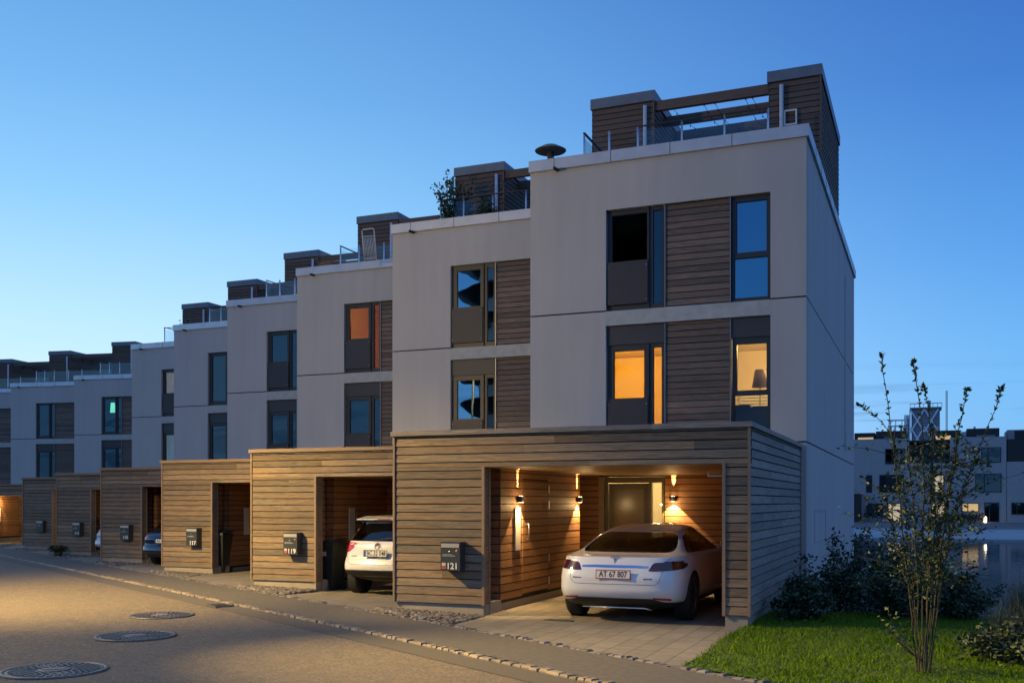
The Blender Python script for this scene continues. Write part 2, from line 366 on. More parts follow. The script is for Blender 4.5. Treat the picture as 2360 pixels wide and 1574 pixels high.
M_FLAP = mat('mailbox_flap', (.50, .48, .43), .35, metal=.3)
M_LET = mat('white_lettering', (.85, .84, .8), .5)
M_RED = mat('red_sticker', (.55, .03, .02), .5)
M_ORST = mat('orange_sticker', (.62, .22, .10), .5)
def mailbox(num, base, extra, label):
    t = thing('mailbox', label, 'mailbox', base, 0, 'grey mailboxes on the carport fronts')
    mb = MB(); mb.box(0, .33, -.185, 0, 0, .43); mb.box(-.006, .336, -.19, 0, .43, .442)
    mb.build('case', M_BOX, t)
    MB().box(.012, .318, -.192, -.1862, .355, .418).build('flap', M_FLAP, t)
    MB().lathe([(.014, 0), (.014, .006)], 10, M=Matrix.Translation((.15, -.186, .29)) @ Matrix.Rotation(R(90), 4, 'X')).build('lock', M_STEEL, t)
    mb = MB(); mb.box(.03, .2, -.1867, -.1855, .243, .247); mb.box(.03, .245, -.1867, -.1855, .225, .229); mb.build('name_line', M_LET, t)
    if extra:
        MB().box(.022, .085, -.1868, -.1855, .03, .12, 0).box(.026, .081, -.1874, -.1866, .034, .075, 1).build('sticker', [M_PALE, M_RED], t)
        MB().lathe([(.02, 0), (.02, .002)], 12, M=Matrix.Translation((.275, -.1856, .305)) @ Matrix.Rotation(R(90), 4, 'X')).build('round_sticker', M_ORST, t)
    if num: text(num, .135, M_LET, t, (.30, -.187, .065), (R(90), 0, 0), 'house_number', align='RIGHT')
    return t
def carport(k, pos, W, rz, label, right_end=False, side_lit=None, low=0):
    t = thing('carport', label, 'carport', pos, rz, 'timber carports in front of the row houses')
    OX0, OX1 = 1.59, (5.26 if right_end else W); ZB, ZO, ZT = .165, 2.295, 2.80
    mb = MB(); boards(mb, 'x', .035, OX0 - .035, ZB, ZO, .03); boards(mb, 'x', .035, W - (.04 if right_end else 0), ZO, ZT, .03)
    if right_end: boards(mb, 'x', OX1 + .045, W - .04, ZB, ZO, .03, seg=9)
    mb.build('front_cladding', M_WOOD, t)
    mb = MB(); mb.box(.02, OX0, .032, .15, ZB, ZT); mb.box(OX0, W - .005, .032, .15, ZO, ZT)
    if right_end: mb.box(OX1, W - .03, .032, .15, ZB, ZO)
    mb.build('frame', M_BACK, t)
    tr = [(0, .033, -.006, .2, ZB - .005, ZT), (OX0 - .034, OX0 + .012, -.004, .05, ZB - .01, ZO), (OX0 - .01, OX0 + .014, .20, .235, ZB - .01, ZO)]
    if right_end: tr += [(W - .038, W, -.008, .03, ZB - .01, ZT), (OX1 - .004, OX1 + .043, -.006, .12, ZB - .01, ZO)]
    for q in tr: boxpart('corner_trim', M_WOODTRIM, t, *q)
    mb = MB(); mb.box(OX0 - .02, OX0 + .002, .051, .199, ZB, ZO); mb.build('jamb_cladding', M_WOOD, t)
    # coping: several lengths of board
    mb = MB(); c = 0
    while c < W - .3:
        e = min(W + (.03 if right_end else 0), c + rb.uniform(1.4, 2.6)); e = e if W - e > .5 else W + (.03 if right_end else -.002)
        mb.box(c - (.03 if c == 0 else 0), e - .003, -.03, .22, ZT + .002, ZT + .075 + rb.uniform(-.002, .002)); c = e
    if right_end: mb.box(W - .2, W + .03, .22, 5.98, ZT + .002, ZT + .072)
    mb.build('coping', M_WOODTRIM if not right_end else M_WOODS, t)
    pl = [(.05, OX0 - .02, .05, .26, -.35, ZB - .006), (1.36, OX0 - .005, .261, .70, -.35, ZB + .02), (OX0 - .09, OX0 - .06, .701, 5.2, -.35, .12)]
    if right_end: pl += [(OX1 + .03, W - .045, .05, .4, -.35, ZB - .006), (W - .16, W - .06, .401, 5.95, -.35, ZB - .02)]
    for q in pl: boxpart('plinth', M_PLINTH, t, *q)
    # ceiling boards and roof deck
    mb = MB(); boards_c = 0; y = .155
    while y < 5.9:
        mb.box(.05, W - .05, y, y + .117, ZO + .006, ZO + .03); y += .12
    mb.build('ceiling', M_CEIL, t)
    boxpart('roof_deck', M_PLINTH, t, .02, W - .04, .23, 5.97, 2.62, 2.70)
    # closet / storage: recessed niche wall, then the inner wall with a door
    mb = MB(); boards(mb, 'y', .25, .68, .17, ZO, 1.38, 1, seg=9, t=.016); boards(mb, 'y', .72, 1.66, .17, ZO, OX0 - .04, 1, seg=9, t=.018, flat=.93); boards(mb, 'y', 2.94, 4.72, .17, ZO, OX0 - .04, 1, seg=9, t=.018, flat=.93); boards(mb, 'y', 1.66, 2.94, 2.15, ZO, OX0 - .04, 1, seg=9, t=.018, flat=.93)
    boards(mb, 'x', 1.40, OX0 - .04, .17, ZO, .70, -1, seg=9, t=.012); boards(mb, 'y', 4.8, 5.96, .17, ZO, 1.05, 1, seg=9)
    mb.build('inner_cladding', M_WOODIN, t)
    mb = MB(); mb.box(1.30, 1.378, .15, .70, -.3, ZO); mb.box(OX0 - .12, OX0 - .042, .71, 4.72, .12, ZO); mb.box(.95, 1.048, 4.72, 5.98, -.3, ZO); mb.box(.03, .1, .2, 5.97, -.3, ZT - .2); mb.box(1.05, OX0 - .05, 4.72, 4.79, -.3, ZO)
    mb.build('inner_wall', M_BACK, t)
    d = boxpart('storage_door', M_BACK, t, OX0 - .042, OX0 - .03, 1.675, 2.925, .2, 2.13)
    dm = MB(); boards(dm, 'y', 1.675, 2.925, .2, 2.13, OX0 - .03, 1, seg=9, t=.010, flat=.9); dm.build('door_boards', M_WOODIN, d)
    hb = MB()
    for z in (.35, .75, 1.7, 1.98): hb.box(OX0 - .01, OX0 + .004, 2.90, 2.93, z - .07, z + .07)
    hb.build('hinge', M_STEEL if right_end else M_BLACK, d)
    MB().tube([(OX0 - .01, 1.79, 1.12), (OX0 + .045, 1.79, 1.12), (OX0 + .045, 1.79, 1.38), (OX0 - .01, 1.79, 1.38)], .011, 8).build('door_handle', M_STEEL, d)
    boxpart('notice_panel', M_PALE, t, OX0 - .018, OX0 + .004, 1.30, 1.52, .95, 1.66)
    if right_end:
        mb = MB(); boards(mb, 'y', .005, 5.955, ZB, ZT, W - .03, 1, seg=3.6, t=.026); mb.build('side_cladding', M_WOODS, t)
        boxpart('side_wall', M_BACK, t, W - .1, W - .032, .15, 5.97, ZB, ZT)
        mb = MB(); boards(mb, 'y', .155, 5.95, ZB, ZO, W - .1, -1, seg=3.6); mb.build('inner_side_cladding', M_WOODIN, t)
        boxpart('side_end_trim', M_WOODTRIM, t, W - .04, W + .004, 5.957, 5.998, ZB - .01, ZT)
        MB().box(OX1 - .30, OX1 - .004, .45, .47, 2.12, 2.14).box(OX1 - .30, OX1 - .285, .45, .47, 2.14, 2.20).build('bracket', M_WHITE, t)
    return t
NUM = ['121', '119', '117', '115', '113', '111']
CLAB = ['large weathered timber carport with three lit wall lamps and mailbox 121', 'golden lit timber carport with mailbox 119 and the white crossover', 'timber carport with mailbox 117 and an empty dark bay', 'brown timber carport with mailbox 115 and the dark blue car', 'dim timber carport with mailbox 113 and a potted plant at its corner', 'bluish unlit timber carport beyond mailbox 113, its wooden jamb glowing orange']
for k in range(6):
    p = CP0 + STEP * k
    carport(k, p, 5.65 if k == 0 else 5.118, 0, CLAB[k], k == 0)
    ml = ['grey mailbox numbered 121 on the wide carport front, casting a slanting shadow', 'grey mailbox numbered 119 on the golden lit carport front', 'grey mailbox numbered 117 with a small light dot beside the number', 'dark grey mailbox numbered 115 near the dark blue car', 'dim mailbox numbered 113 above the potted plant', 'unlit mailbox with no readable number on the bluish carport'][k]
    mailbox(NUM[k] if k < 5 else '', p + Vector((.94, .006, .695 if k == 0 else .72)), k < 2, ml)
# the three lit lamps of 121, the lamps that light 119 and the far bay
wall_lamp('left one of two lamps on the side wall, above the pale notice panel', CP0 + Vector((1.575, 1.45, 1.80)), R(90), glow=7)
wall_lamp('right one of two lamps on the side wall, near the front door', CP0 + Vector((1.575, 4.55, 1.80)), R(90), glow=7)
wall_lamp('wall lamp right of the front door, above the white car roof', CP0 + Vector((3.15, 5.955, 1.82)), 0, glow=7)
wall_lamp('wall lamp deep in the bay with the white crossover', CP0 + STEP + Vector((1.575, 4.55, 1.80)), R(90), .55)
wall_lamp('wall lamp right of the door behind the white crossover', CP0 + STEP + Vector((3.15, 5.955, 1.82)), 0, .8)
# driveways
for k in range(7):
    p = CP0 + STEP * k; W = 5.65 if k == 0 else 5.12; x0, x1 = p.x, p.x + W
    def edge(x):  # y of the paving's front edge along the kerb
        s = (x - KP.x - KN.x * 1.31) / KD.x; return KP.y + KD.y * s + KN.y * 1.31
    mb = MB(); n = 8; vs = []
    dip = -.10 if k == 1 else 0
    xr = x1 + (.0 if k else -.0)
    for i in range(n + 1):
        x = x0 + (xr - x0) * i / n; ye = edge(x); y1 = p.y + 6
        for j in range(9):
            y = ye + (y1 - ye) * j / 8; q = min(1, max(0, (y - ye) / 3.5))
            vs.append((x, y, gz(x) - .004 + dip * q))
    mb.add(vs, [(i * 9 + j, (i + 1) * 9 + j, (i + 1) * 9 + j + 1, i * 9 + j + 1) for i in range(n) for j in range(8)])
    tag(mb.build('driveway', M_PAVE), kind='structure')
    # loose cobbles in front of the closet wall
    mb = MB(); rc = random.Random(20 + k); cnt = 0
    while cnt < (420 if k < 3 else 120):
        x = rc.uniform(x0 - .25, x0 + 1.62); y = rc.uniform(edge(x) - .02, p.y + .03)
        if x < x0 - .02 and k == 99: continue
        if y < edge(x): continue
        sx, sy, sz = rc.uniform(.04, .075), rc.uniform(.035, .06), rc.uniform(.015, .032); a = rc.uniform(0, 3.1)
        M = Matrix.Translation((x, y, gz(x) + .002 + .045 * max(0, (x0 + 1.3 - x) / 1.5))) @ Matrix.Rotation(a, 4, 'Z') @ Matrix.Diagonal((sx, sy, sz, 1))
        ring = [(math.cos(t), math.sin(t)) for t in [math.pi * 2 * i / 7 for i in range(7)]]
        vs = [(a_, b_, -1.2) for a_, b_ in ring] + [(a_ * .98, b_ * .98, .2) for a_, b_ in ring] + [(a_ * .6, b_ * .6, .85) for a_, b_ in ring]
        mb.add(vs, [(i, (i + 1) % 7, 7 + (i + 1) % 7, 7 + i) for i in range(7)] + [(7 + i, 7 + (i + 1) % 7, 14 + (i + 1) % 7, 14 + i) for i in range(7)] + [tuple(range(14, 21))], smooth=True, M=M); cnt += 1
    tag(mb.build('cobblestones', M_COB), 'patch of grey cobblestones before the closet wall of its carport', 'cobblestones', 'cobblestone patches', 'stuff')
    mb = MB(); mb.add([(x0 - .25, edge(x0 - .25) + .02, gz(x0) + .035), (x0 + 1.62, edge(x0 + 1.62) + .01, gz(x0) + .006), (x0 + 1.62, p.y + .05, gz(x0) + .006), (x0 - .25, p.y + .05, gz(x0) + .06)], [(0, 1, 2, 3)])
    tag(mb.build('cobble_bed', M_SOIL), kind='structure')

# ------------------------------------------------------------------ row houses
def window(parent, x0, x1, z0, z1, panes, m, y=.10, fr=.06):
    """frame with given panes [(x0,x1,z0,z1)], each pane a sub-part."""
    mb = MB(); y0, y1 = y, y + .07
    xs = sorted({x0, x1} | {a for p in panes for a in p[:2]}); zs = sorted({z0, z1} | {a for p in panes for a in p[2:]})
    for a, b in zip(xs[:-1], xs[1:]):
        for c, d in zip(zs[:-1], zs[1:]):
            mx, mz = (a + b) / 2, (c + d) / 2
            if not any(p[0] < mx < p[1] and p[2] < mz < p[3] for p in panes): mb.box(a, b, y0, y1, c, d)
    f = mb.build('window', M_FRAME, parent)
    b2 = MB()
    for p in panes:
        for (a, b, c, d) in ((p[0], p[0] + .012, p[2], p[3]), (p[1] - .012, p[1], p[2], p[3]), (p[0] + .012, p[1] - .012, p[2], p[2] + .012), (p[0] + .012, p[1] - .012, p[3] - .012, p[3])): b2.box(a, b, y0 + .02, y1 - .005, c, d)
    b2.build('glazing_bead', M_BLACK, f)
    for i, p in enumerate(panes):
        mm = m[i] if isinstance(m, (list, tuple)) else m
        if mm: MB().box(p[0] + .012, p[1] - .012, y0 + .035, y0 + .045, p[2] + .012, p[3] - .012).build('pane', mm, f)
    return f
def french(parent, z0, z1, zp, m, perf=True, full=False, opened=False):
    """door leaf with side light; zp = top of the balustrade panel."""
    X = 1.69
    p1 = (X + .14, X + .80, (z0 + .16 if full else zp + .02), z1 - .12) if not opened else (X + .10, X + .86, zp - .9, z1 - .10)
    p2 = (X + .98, X + 1.17, z0 + .10, z1 - .08)
    f = window(parent, X, X + 1.22, z0, z1, [p1, p2], m)
    mb = MB(); mb.box(X + .885, X + .905, .06, .10, z0, z1); mb.build('mullion', M_FRAME, f)
    if not full:
        mb = MB(); zb = z0 + .12 if z0 > 5 else z0 + .02
        # perforated sheet: strips with holes would be too fine, so a sheet with raised edge and rows of small studs
        mb.box(X + .02, X + .875, .035, .05, zb, zp); mb.box(X + .012, X + .02, .03, .06, zb, zp); mb.box(X + .875, X + .883, .03, .06, zb, zp)
        pnl = mb.build('balustrade_panel', M_PERF, parent)
        mb = MB()
        for xx in (X + .04, X + .855):
            for zz in (zb + .08, zp - .1): mb.lathe([(.012, 0), (.010, .008)], 8, M=Matrix.Translation((xx, .035, zz)) @ Matrix.Rotation(R(90), 4, 'X'))
        mb.build('fixing', M_STEEL, pnl)
    return f
def perf_mat():
    m = mat('perforated_sheet', (.05, .05, .057), .5)
    nt = m.node_tree; l = nt.links; b = nt.nodes['Principled BSDF']
    t = nt.nodes.new('ShaderNodeTexCoord'); mp = nt.nodes.new('ShaderNodeMapping'); mp.inputs['Scale'].default_value = (42, 0, 42); l.new(t.outputs['Object'], mp.inputs[0])
    fr = nt.nodes.new('ShaderNodeVectorMath'); fr.operation = 'FRACTION'; l.new(mp.outputs[0], fr.inputs[0])
    sb = nt.nodes.new('ShaderNodeVectorMath'); sb.operation = 'DISTANCE'; sb.inputs[1].default_value = (.5, 0, .5); l.new(fr.outputs[0], sb.inputs[0])
    ls = nt.nodes.new('ShaderNodeMath'); ls.operation = 'LESS_THAN'; ls.inputs[1].default_value = .26; l.new(sb.outputs['Value'], ls.inputs[0])
    tr = nt.nodes.new('ShaderNodeBsdfTransparent'); mx = nt.nodes.new('ShaderNodeMixShader')
    l.new(ls.outputs[0], mx.inputs[0]); l.new(b.outputs[0], mx.inputs[1]); l.new(tr.outputs[0], mx.inputs[2])
    l.new(mx.outputs[0], nt.nodes['Material Output'].inputs[0]); return m
M_PERF = perf_mat()
D = 13.4
def hut(t, x0, x1, y0, y1, ztop=11.34, pipe=None, vent=None):
    h = boxpart('roof_hut', M_BACK, t, x0 + .03, x1 - .03, y0 + .03, y1 - .03, 8.8, ztop - .24)
    mb = MB(); boards(mb, 'x', x0 + .03, x1 - .035, 8.8, ztop - .24, y0 + .03); boards(mb, 'y', y0 + .005, y1, 8.8, ztop - .24, x1 - .03, 1); boards(mb, 'y', y0 + .005, y1, 8.8, ztop - .24, x0 + .03, -1)
    mb.build('hut_cladding', M_WOODHUT, h)
    MB().box(x0 - .02, x1 + .02, y0 - .02, y1 + .02, ztop - .24, ztop).build('hut_cap', M_ZINC2, h)
    MB().box(x1 - .034, x1 + .004, y0 - .004, y0 + .03, 8.8, ztop - .241).build('hut_trim', M_WOODHUT, h)
    if pipe: MB().tube([(pipe, y0 - .07, 8.9), (pipe, y0 - .07, ztop - .36)], .045, 10).build('downpipe', M_WHITEPIPE, h)
    if vent:
        a, b, c, d = vent; mb = MB()
        for q in ((a, b, c, c + .03), (a, b, d - .03, d), (a, a + .03, c + .03, d - .03), (b - .03, b, c + .03, d - .03)): mb.box(q[0], q[1], y0 - .06, y0 + .0, q[2], q[3])
        mb.build('vent_frame', M_WHITE, h)
    return h
M_ZINC2 = mat('dark_zinc', (.16, .18, .21), .5, metal=.4, var=.15, scale=3)
M_WHITEPIPE = mat('pale_pipe', (.55, .57, .62), .45)
def balustrade(t, x0, x1, y, ret, posts, ztop=9.92, rail_from=None):
    b = MB(); zs = 8.85
    xs = [x0] + [p for p in posts] + [x1]
    for a, c in zip(xs[:-1], xs[1:]): b.box(a + .03, c - .03, y - .006, y + .006, 9.0, ztop - .07)
    if ret: b.box(x0 - .006, x0 + .006, y + .05, y + ret, 9.0, ztop - .07)
    bb = b.build('balustrade_glass', M_G_RAIL, t)
    for p in xs: MB().tube([(p, y, zs), (p, y, ztop)], .024, 8).build('balustrade_post', M_STEEL, bb)
    mb = MB(); mb.box(rail_from if rail_from is not None else x0, x1, y - .02, y + .02, ztop, ztop + .025)
    mb.build('handrail', M_FRAME, bb)
    if ret: boxpart('handrail', M_FRAME, bb, x0 - .025, x0 + .025, y - .02, y + ret, ztop + .026, ztop + .05)
def row_house(k, pos, W, rz, label, cfg):
    t = thing('row_house', label, 'row house', pos, rz, 'row houses stepping back along the street')
    end = cfg.get('end'); X0, X1 = 1.69, 5.05
    mb = MB()
    for a, b in ((0, X0), (X1, W)):
        mb.box(a, b, 0, .3, 2.6, 2.905); mb.box(a, b, 0, .3, 2.935, 5.715); mb.box(a, b, 0, .3, 5.745, 8.81)
    mb.box(X0, X1, 0, .3, 7.83, 8.81)
    if end: mb.box(5.60, W, 0, .3, -.4, 2.6)
    mb.build('facade_wall', M_PLASTER, t)
    mb = MB()
    mb.box(0, 1.66, .003, .3, -.4, 2.6); mb.box(2.94, W if not end else 5.6, .003, .3, -.4, 2.6); mb.box(1.66, 2.94, .003, .3, 2.28, 2.6); mb.box(X0, X1, .003, .3, 2.6, 2.89)
    mb.build('backing_wall', M_JOINT, t)
    for q in ((.02, X0 - .02, 5.71, 5.75), (X1 + .02, W - .03, 5.71, 5.75), (X1 + .02, W - .03, 2.9, 2.94)): boxpart('joint', M_JOINT, t, q[0], q[1], .03, .29, q[2], q[3])
    mb = MB()
    if end:
        for a, b in ((.3, 9.49), (9.515, D)):
            for c, d in ((-1.9, 2.905), (2.935, 5.715), (5.745, 8.81)): mb.box(W - .3, W, a, b, c, d)
        mb.build('side_wall', M_PLASTERS, t)
        mb = MB(); mb.box(W - .28, W - .03, .29, D - .03, 2.9, 2.94); mb.box(W - .28, W - .03, .29, D - .03, 5.71, 5.75); mb.box(W - .28, W - .03, 9.485, 9.52, 0, 8.8); mb.build('side_joint', M_JOINT, t)
        # meter hatch and tall slit window on the gable
        mb = MB()
        for q in ((1.50, 1.53, .92, 1.6), (3.85, 3.88, .92, 1.6), (1.53, 3.85, 1.57, 1.6), (1.53, 3.85, .92, .94)): mb.box(W, W + .012, q[0], q[1], q[2], q[3])
        mb.build('meter_hatch', M_CONC, t)
        MB().box(W - .02, W + .008, 9.62, 9.95, 3.2, 8.1).build('slit_window', M_FRAME, t)
    else: mb.box(W - .3, W, .3, D, -.4, 8.81).build('party_wall', M_PLASTERS, t)
    mb = MB(); mb.box(0, .3, .3, D, -.4, 8.81); mb.build('party_wall', M_PLASTERS, t)
    mb = MB(); mb.box(.3, W - .3, D - .3, D, -.4, 8.81); mb.build('rear_wall', M_PLASTERS, t)
    mb = MB()
    for z in (2.66, 5.42, 8.5): mb.box(.301, W - .301, .37, D - .31, z, z + .24)
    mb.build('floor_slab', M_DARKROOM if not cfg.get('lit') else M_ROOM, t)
    # coping
    zc = MB(); zc.box(-.02, W + (.05 if end else -.002), -.05, .34, 8.813, 9.05)
    if end: zc.box(W - .34, W + .05, .34, D + .05, 8.813, 9.05)
    zc.box(-.02, .3, .34, D, 8.813, 9.05)
    c = zc.build('coping', M_ZINCL if cfg.get('light_coping') else M_ZINC, t)
    mb = MB(); xx = .55
    while xx < W - .2: mb.box(xx, xx + .014, -.0545, .2, 8.811, 9.054); xx += 1.25
    if end:
        yy = 1.3
        while yy < D: mb.box(W + .03, W + .0545, yy, yy + .016, 8.811, 9.054); yy += 1.1
    mb.build('coping_joint', M_ZINCJ if k in (2, 3, 4) else M_ZINC2, c)
    MB().tube([(.62, .06, 8.80), (.62, -.20, 8.785)], .035, 10).build('overflow_pipe', M_BLACK, t)
    boxpart('concrete_band', M_CONC, t, X0, X1, -.004, .33, 5.42, 5.72)
    # timber panel between the windows
    mb = MB()
    for c0, c1 in ((2.90, 5.41), (5.73, 7.81)): mb.box(2.93, 4.27, .085, .3, c0, c1)
    mb.build('panel_backing', M_BACK, t)
    mb = MB(); boards(mb, 'x', 2.95, 4.25, 2.9, 5.41, .085, seg=9); boards(mb, 'x', 2.95, 4.25, 5.73, 7.81, .085, seg=9); mb.build('timber_panel', M_WOODF, t)
    mb = MB()
    for c0, c1 in ((2.90, 5.41), (5.73, 7.82)):
        for a in (2.925, 4.252): mb.box(a, a + .022, .03, .085, c0, c1)
    mb.build('panel_trim', M_STEELD, t)
    for a, b in ((X0, X0 + 1.215), (4.285, X1)): boxpart('spandrel', M_PANEL, t, a, b, .07, .3, 5.02, 5.41)
    # windows
    u, l = cfg['up'], cfg['low']
    french(t, 5.73, 7.83, 6.74, u, full=cfg.get('ufull'), opened=cfg.get('open'))
    french(t, 2.90, 5.02, 3.88, l, full=cfg.get('lfull'))
    window(t, 4.29, X1, 5.73, 7.83, [(4.37, 4.97, 6.70, 7.72), (4.33, 4.99, 5.80, 6.60)], cfg.get('ur', M_G_BLUE))
    window(t, 4.29, X1, 2.90, 5.02, [(4.37, 4.97, 3.96, 4.90), (4.33, 4.99, 2.98, 3.88)], cfg.get('lr', M_G_DARK))
    # rooms behind
    mb = MB(); z0, z1 = 2.92, 5.41
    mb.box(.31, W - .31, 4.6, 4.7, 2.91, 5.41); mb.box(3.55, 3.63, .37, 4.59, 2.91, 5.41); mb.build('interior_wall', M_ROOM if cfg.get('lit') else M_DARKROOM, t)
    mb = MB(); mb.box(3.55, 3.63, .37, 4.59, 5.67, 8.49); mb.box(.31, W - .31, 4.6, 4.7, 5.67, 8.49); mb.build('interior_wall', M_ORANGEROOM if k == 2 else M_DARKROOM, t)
    for nm, mm, q in cfg.get('cover', []): MB().box(*q).build(nm, mm, t)
    # front door on the ground floor
    boxpart('door_frame', M_FRAME, t, 1.64, 2.96, .02, .09, -.05, .0); mb = MB()
    mb.box(1.68, 1.74, -.01, .1, 0, 2.27); mb.box(2.61, 2.67, -.01, .1, 0, 2.15); mb.box(2.88, 2.93, -.01, .1, 0, 2.27); mb.box(1.74, 2.88, -.01, .1, 2.15, 2.27); mb.box(2.67, 2.88, -.01, .1, 0, .4); mb.build('door_frame', M_DOOR, t)
    dr = boxpart('front_door', M_DOOR, t, 1.75, 2.60, .03, .08, .02, 2.14)
    MB().box(1.86, 2.49, .024, .034, .25, 2.02).build('door_glass', M_DOORGLASS, dr)
    boxpart('side_light', M_G_CLEAR, t, 2.672, 2.878, .04, .05, .4, 2.149)
    MB().box(1.54, 1.66, -.03, .0, .0, 2.28).build('door_post', M_WOODTRIM, t)
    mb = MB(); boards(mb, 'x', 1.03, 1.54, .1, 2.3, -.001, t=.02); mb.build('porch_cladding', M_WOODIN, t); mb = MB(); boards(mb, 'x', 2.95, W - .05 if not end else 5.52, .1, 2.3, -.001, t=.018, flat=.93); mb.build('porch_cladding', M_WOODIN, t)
    mb = MB(); mb.box(1.2, 1.24, .37, 3, 0, 2.6); mb.box(3.2, 3.24, .37, 3, 0, 2.6); mb.box(1.24, 3.2, 2.9, 3.0, 0, 2.6); mb.box(1.2, 3.24, .37, 3.0, -.02, -.001); mb.build('hall_wall', M_ROOM, t)
    # roof terrace
    hut(t, .47, 2.0, 2.8, 7.5, pipe=1.80)
    mb = MB(); xe = 4.6 if end else W
    for y in (2.86, 3.9, 4.95): mb.box(2.0, xe, y, y + .12, 10.88, 11.10)
    mb.build('pergola_beam', M_WOODHUT, t)
    if end: hut(t, 4.6, W + .012, 2.8, 7.6, pipe=4.90, vent=(4.95, 5.23, 10.07, 10.41))
    boxpart('terrace_deck', M_WOODHUT, t, .31, W - .35, .35, D - .35, 8.75, 8.82)
    balustrade(t, .82, W - (.9 if end else .1), 1.2, 1.5, cfg.get('posts', [1.4, 2.05, 3.02, 3.93]), rail_from=cfg.get('rail', 2.05))
    return t
M_ZINCL = mat('bright_zinc', (.62, .66, .70), .4, metal=.35, var=.1, scale=3)
M_STEELD = mat('anodised_trim', (.22, .23, .26), .4, metal=.6)
M_DOORGLASS = mat('frosted_door_glass', (.16, .12, .06), .25, spec=.6)
def cv(m, up, x0=1.75, x1=2.9, y=.3, name='curtain'):
    return (name, m, (x0, x1, y, y + .02, (5.76 if up else 2.95), (7.8 if up else 5.0)))
CFG = [
 dict(end=True, up=[None, M_G_DARK], low=[M_G_FILM, M_G_FILM], lr=M_G_FILM, ur=M_G_DEEP, open=True, lit=True),
 dict(up=[M_G_BLUE, M_G_BLUE], low=[M_G_BLUE, M_G_BLUE], posts=[1.5, 2.35, 3.3, 4.2], rail=.82),
 dict(up=[M_G_FILM, M_G_FILM], low=[M_G_DARK, M_G_DARK], cover=[cv(M_BROWN2, False)], lit=True, posts=[1.5, 2.4, 3.3, 4.2], rail=4.9),
 dict(up=[M_G_DARK, M_G_DARK], low=[M_G_DARK, M_G_DARK], cover=[cv(M_CURTAIN, True, y=.6)], rail=4.9),
 dict(up=[M_G_DARK, M_G_DARK], low=[M_G_DARK, M_G_DARK], ufull=True, lfull=True, cover=[cv(M_CURTAIN, True)], light_coping=True, rail=.82),
 dict(up=[M_G_CLEAR, M_G_CLEAR], low=[M_G_CLEAR, M_G_CLEAR], lfull=True, cover=[cv(M_BLIND, True, name='blind', y=.2), cv(M_NET, False, y=.2)], light_coping=True, rail=.82),
 dict(up=[M_G_DARK, M_G_DARK], low=[M_G_DARK, M_G_DARK], ufull=True, lfull=True, light_coping=True, cover=[cv(M_CURTAIN, True, y=.9)], rail=4.9),
 dict(up=[M_G_DARK, M_G_DARK], low=[M_G_DARK, M_G_DARK], ufull=True, lfull=True, light_coping=True, cover=[cv(M_CURTAIN, True, y=.9)], rail=4.9),
 dict(up=[M_G_DARK, M_G_DARK], low=[M_G_DARK, M_G_DARK], ufull=True, lfull=True, light_coping=True, rail=4.9)]
HLAB = ['large end row house with amber lit windows behind the carport of mailbox 121', 'row house with sky mirroring windows behind the carport of mailbox 119', 'row house with the orange glowing window behind the carport of mailbox 117', 'row house with dark windows behind the carport of mailbox 115', 'row house with one tall curtained window behind the carport of mailbox 113', 'row house with pale blinds behind the bluish unlit carport', 'far row house with a green glow in its upper window', 'far row house between the green lit window and the left picture edge', 'row house cut by the left picture edge']
HOUSES = []
def house_pos(k):
    if k < 6: return HS0 + STEP * k
    return (Vector((-44.3, 43.2, -.22)), Vector((-50.5, 44.4, -.24)), Vector((-56.8, 45.6, -.26)))[k - 6]
for k in range(9):
    W = 5.73 if k == 0 else (5.118 if k < 6 else 6.2)
    HOUSES.append(row_house(k, house_pos(k), W, 0 if k < 6 else R(10), HLAB[k], CFG[k]))
for k in (6, 7):
    a = R(10); p = house_pos(k); off = Vector((math.sin(a) * 6.0, -math.cos(a) * 6.0, 0))
    carport(k, p + off + (Vector((-2.7 * math.cos(a), -2.7 * math.sin(a), 0)) if k == 6 else Vector()), 8.9 if k == 6 else 4.0, a, ['far carport with an orange lit bay at the left picture edge', 'farthest carport left of the orange lit bay'][k - 6])
a10 = R(10)
p6 = house_pos(6) + Vector((math.sin(a10) * 6 - 2.7 * math.cos(a10), -math.cos(a10) * 6 - 2.7 * math.sin(a10), 0))
def loc6(x, y, z): return p6 + Vector((x * math.cos(a10) - y * math.sin(a10), x * math.sin(a10) + y * math.cos(a10), z))
wall_lamp('far wall lamp in the orange lit bay', loc6(1.575, 1.2, 2.0), R(100), 1.2, glow=85)
wall_lamp('second far wall lamp, by the door of the orange lit bay', loc6(4.2, 5.95, 1.9), a10, 1.5, glow=80)
wall_lamp('wall lamp opposite the orange lit jamb of the bluish carport', CP0 + STEP * 5 + Vector((4.95, 1.4, 1.9)), R(-90), .6, glow=70)
wall_lamp('wall lamp on the right side of the bay with the pale silver car', CP0 + STEP * 4 + Vector((4.95, 1.6, 1.9)), R(-90), .3, glow=22)
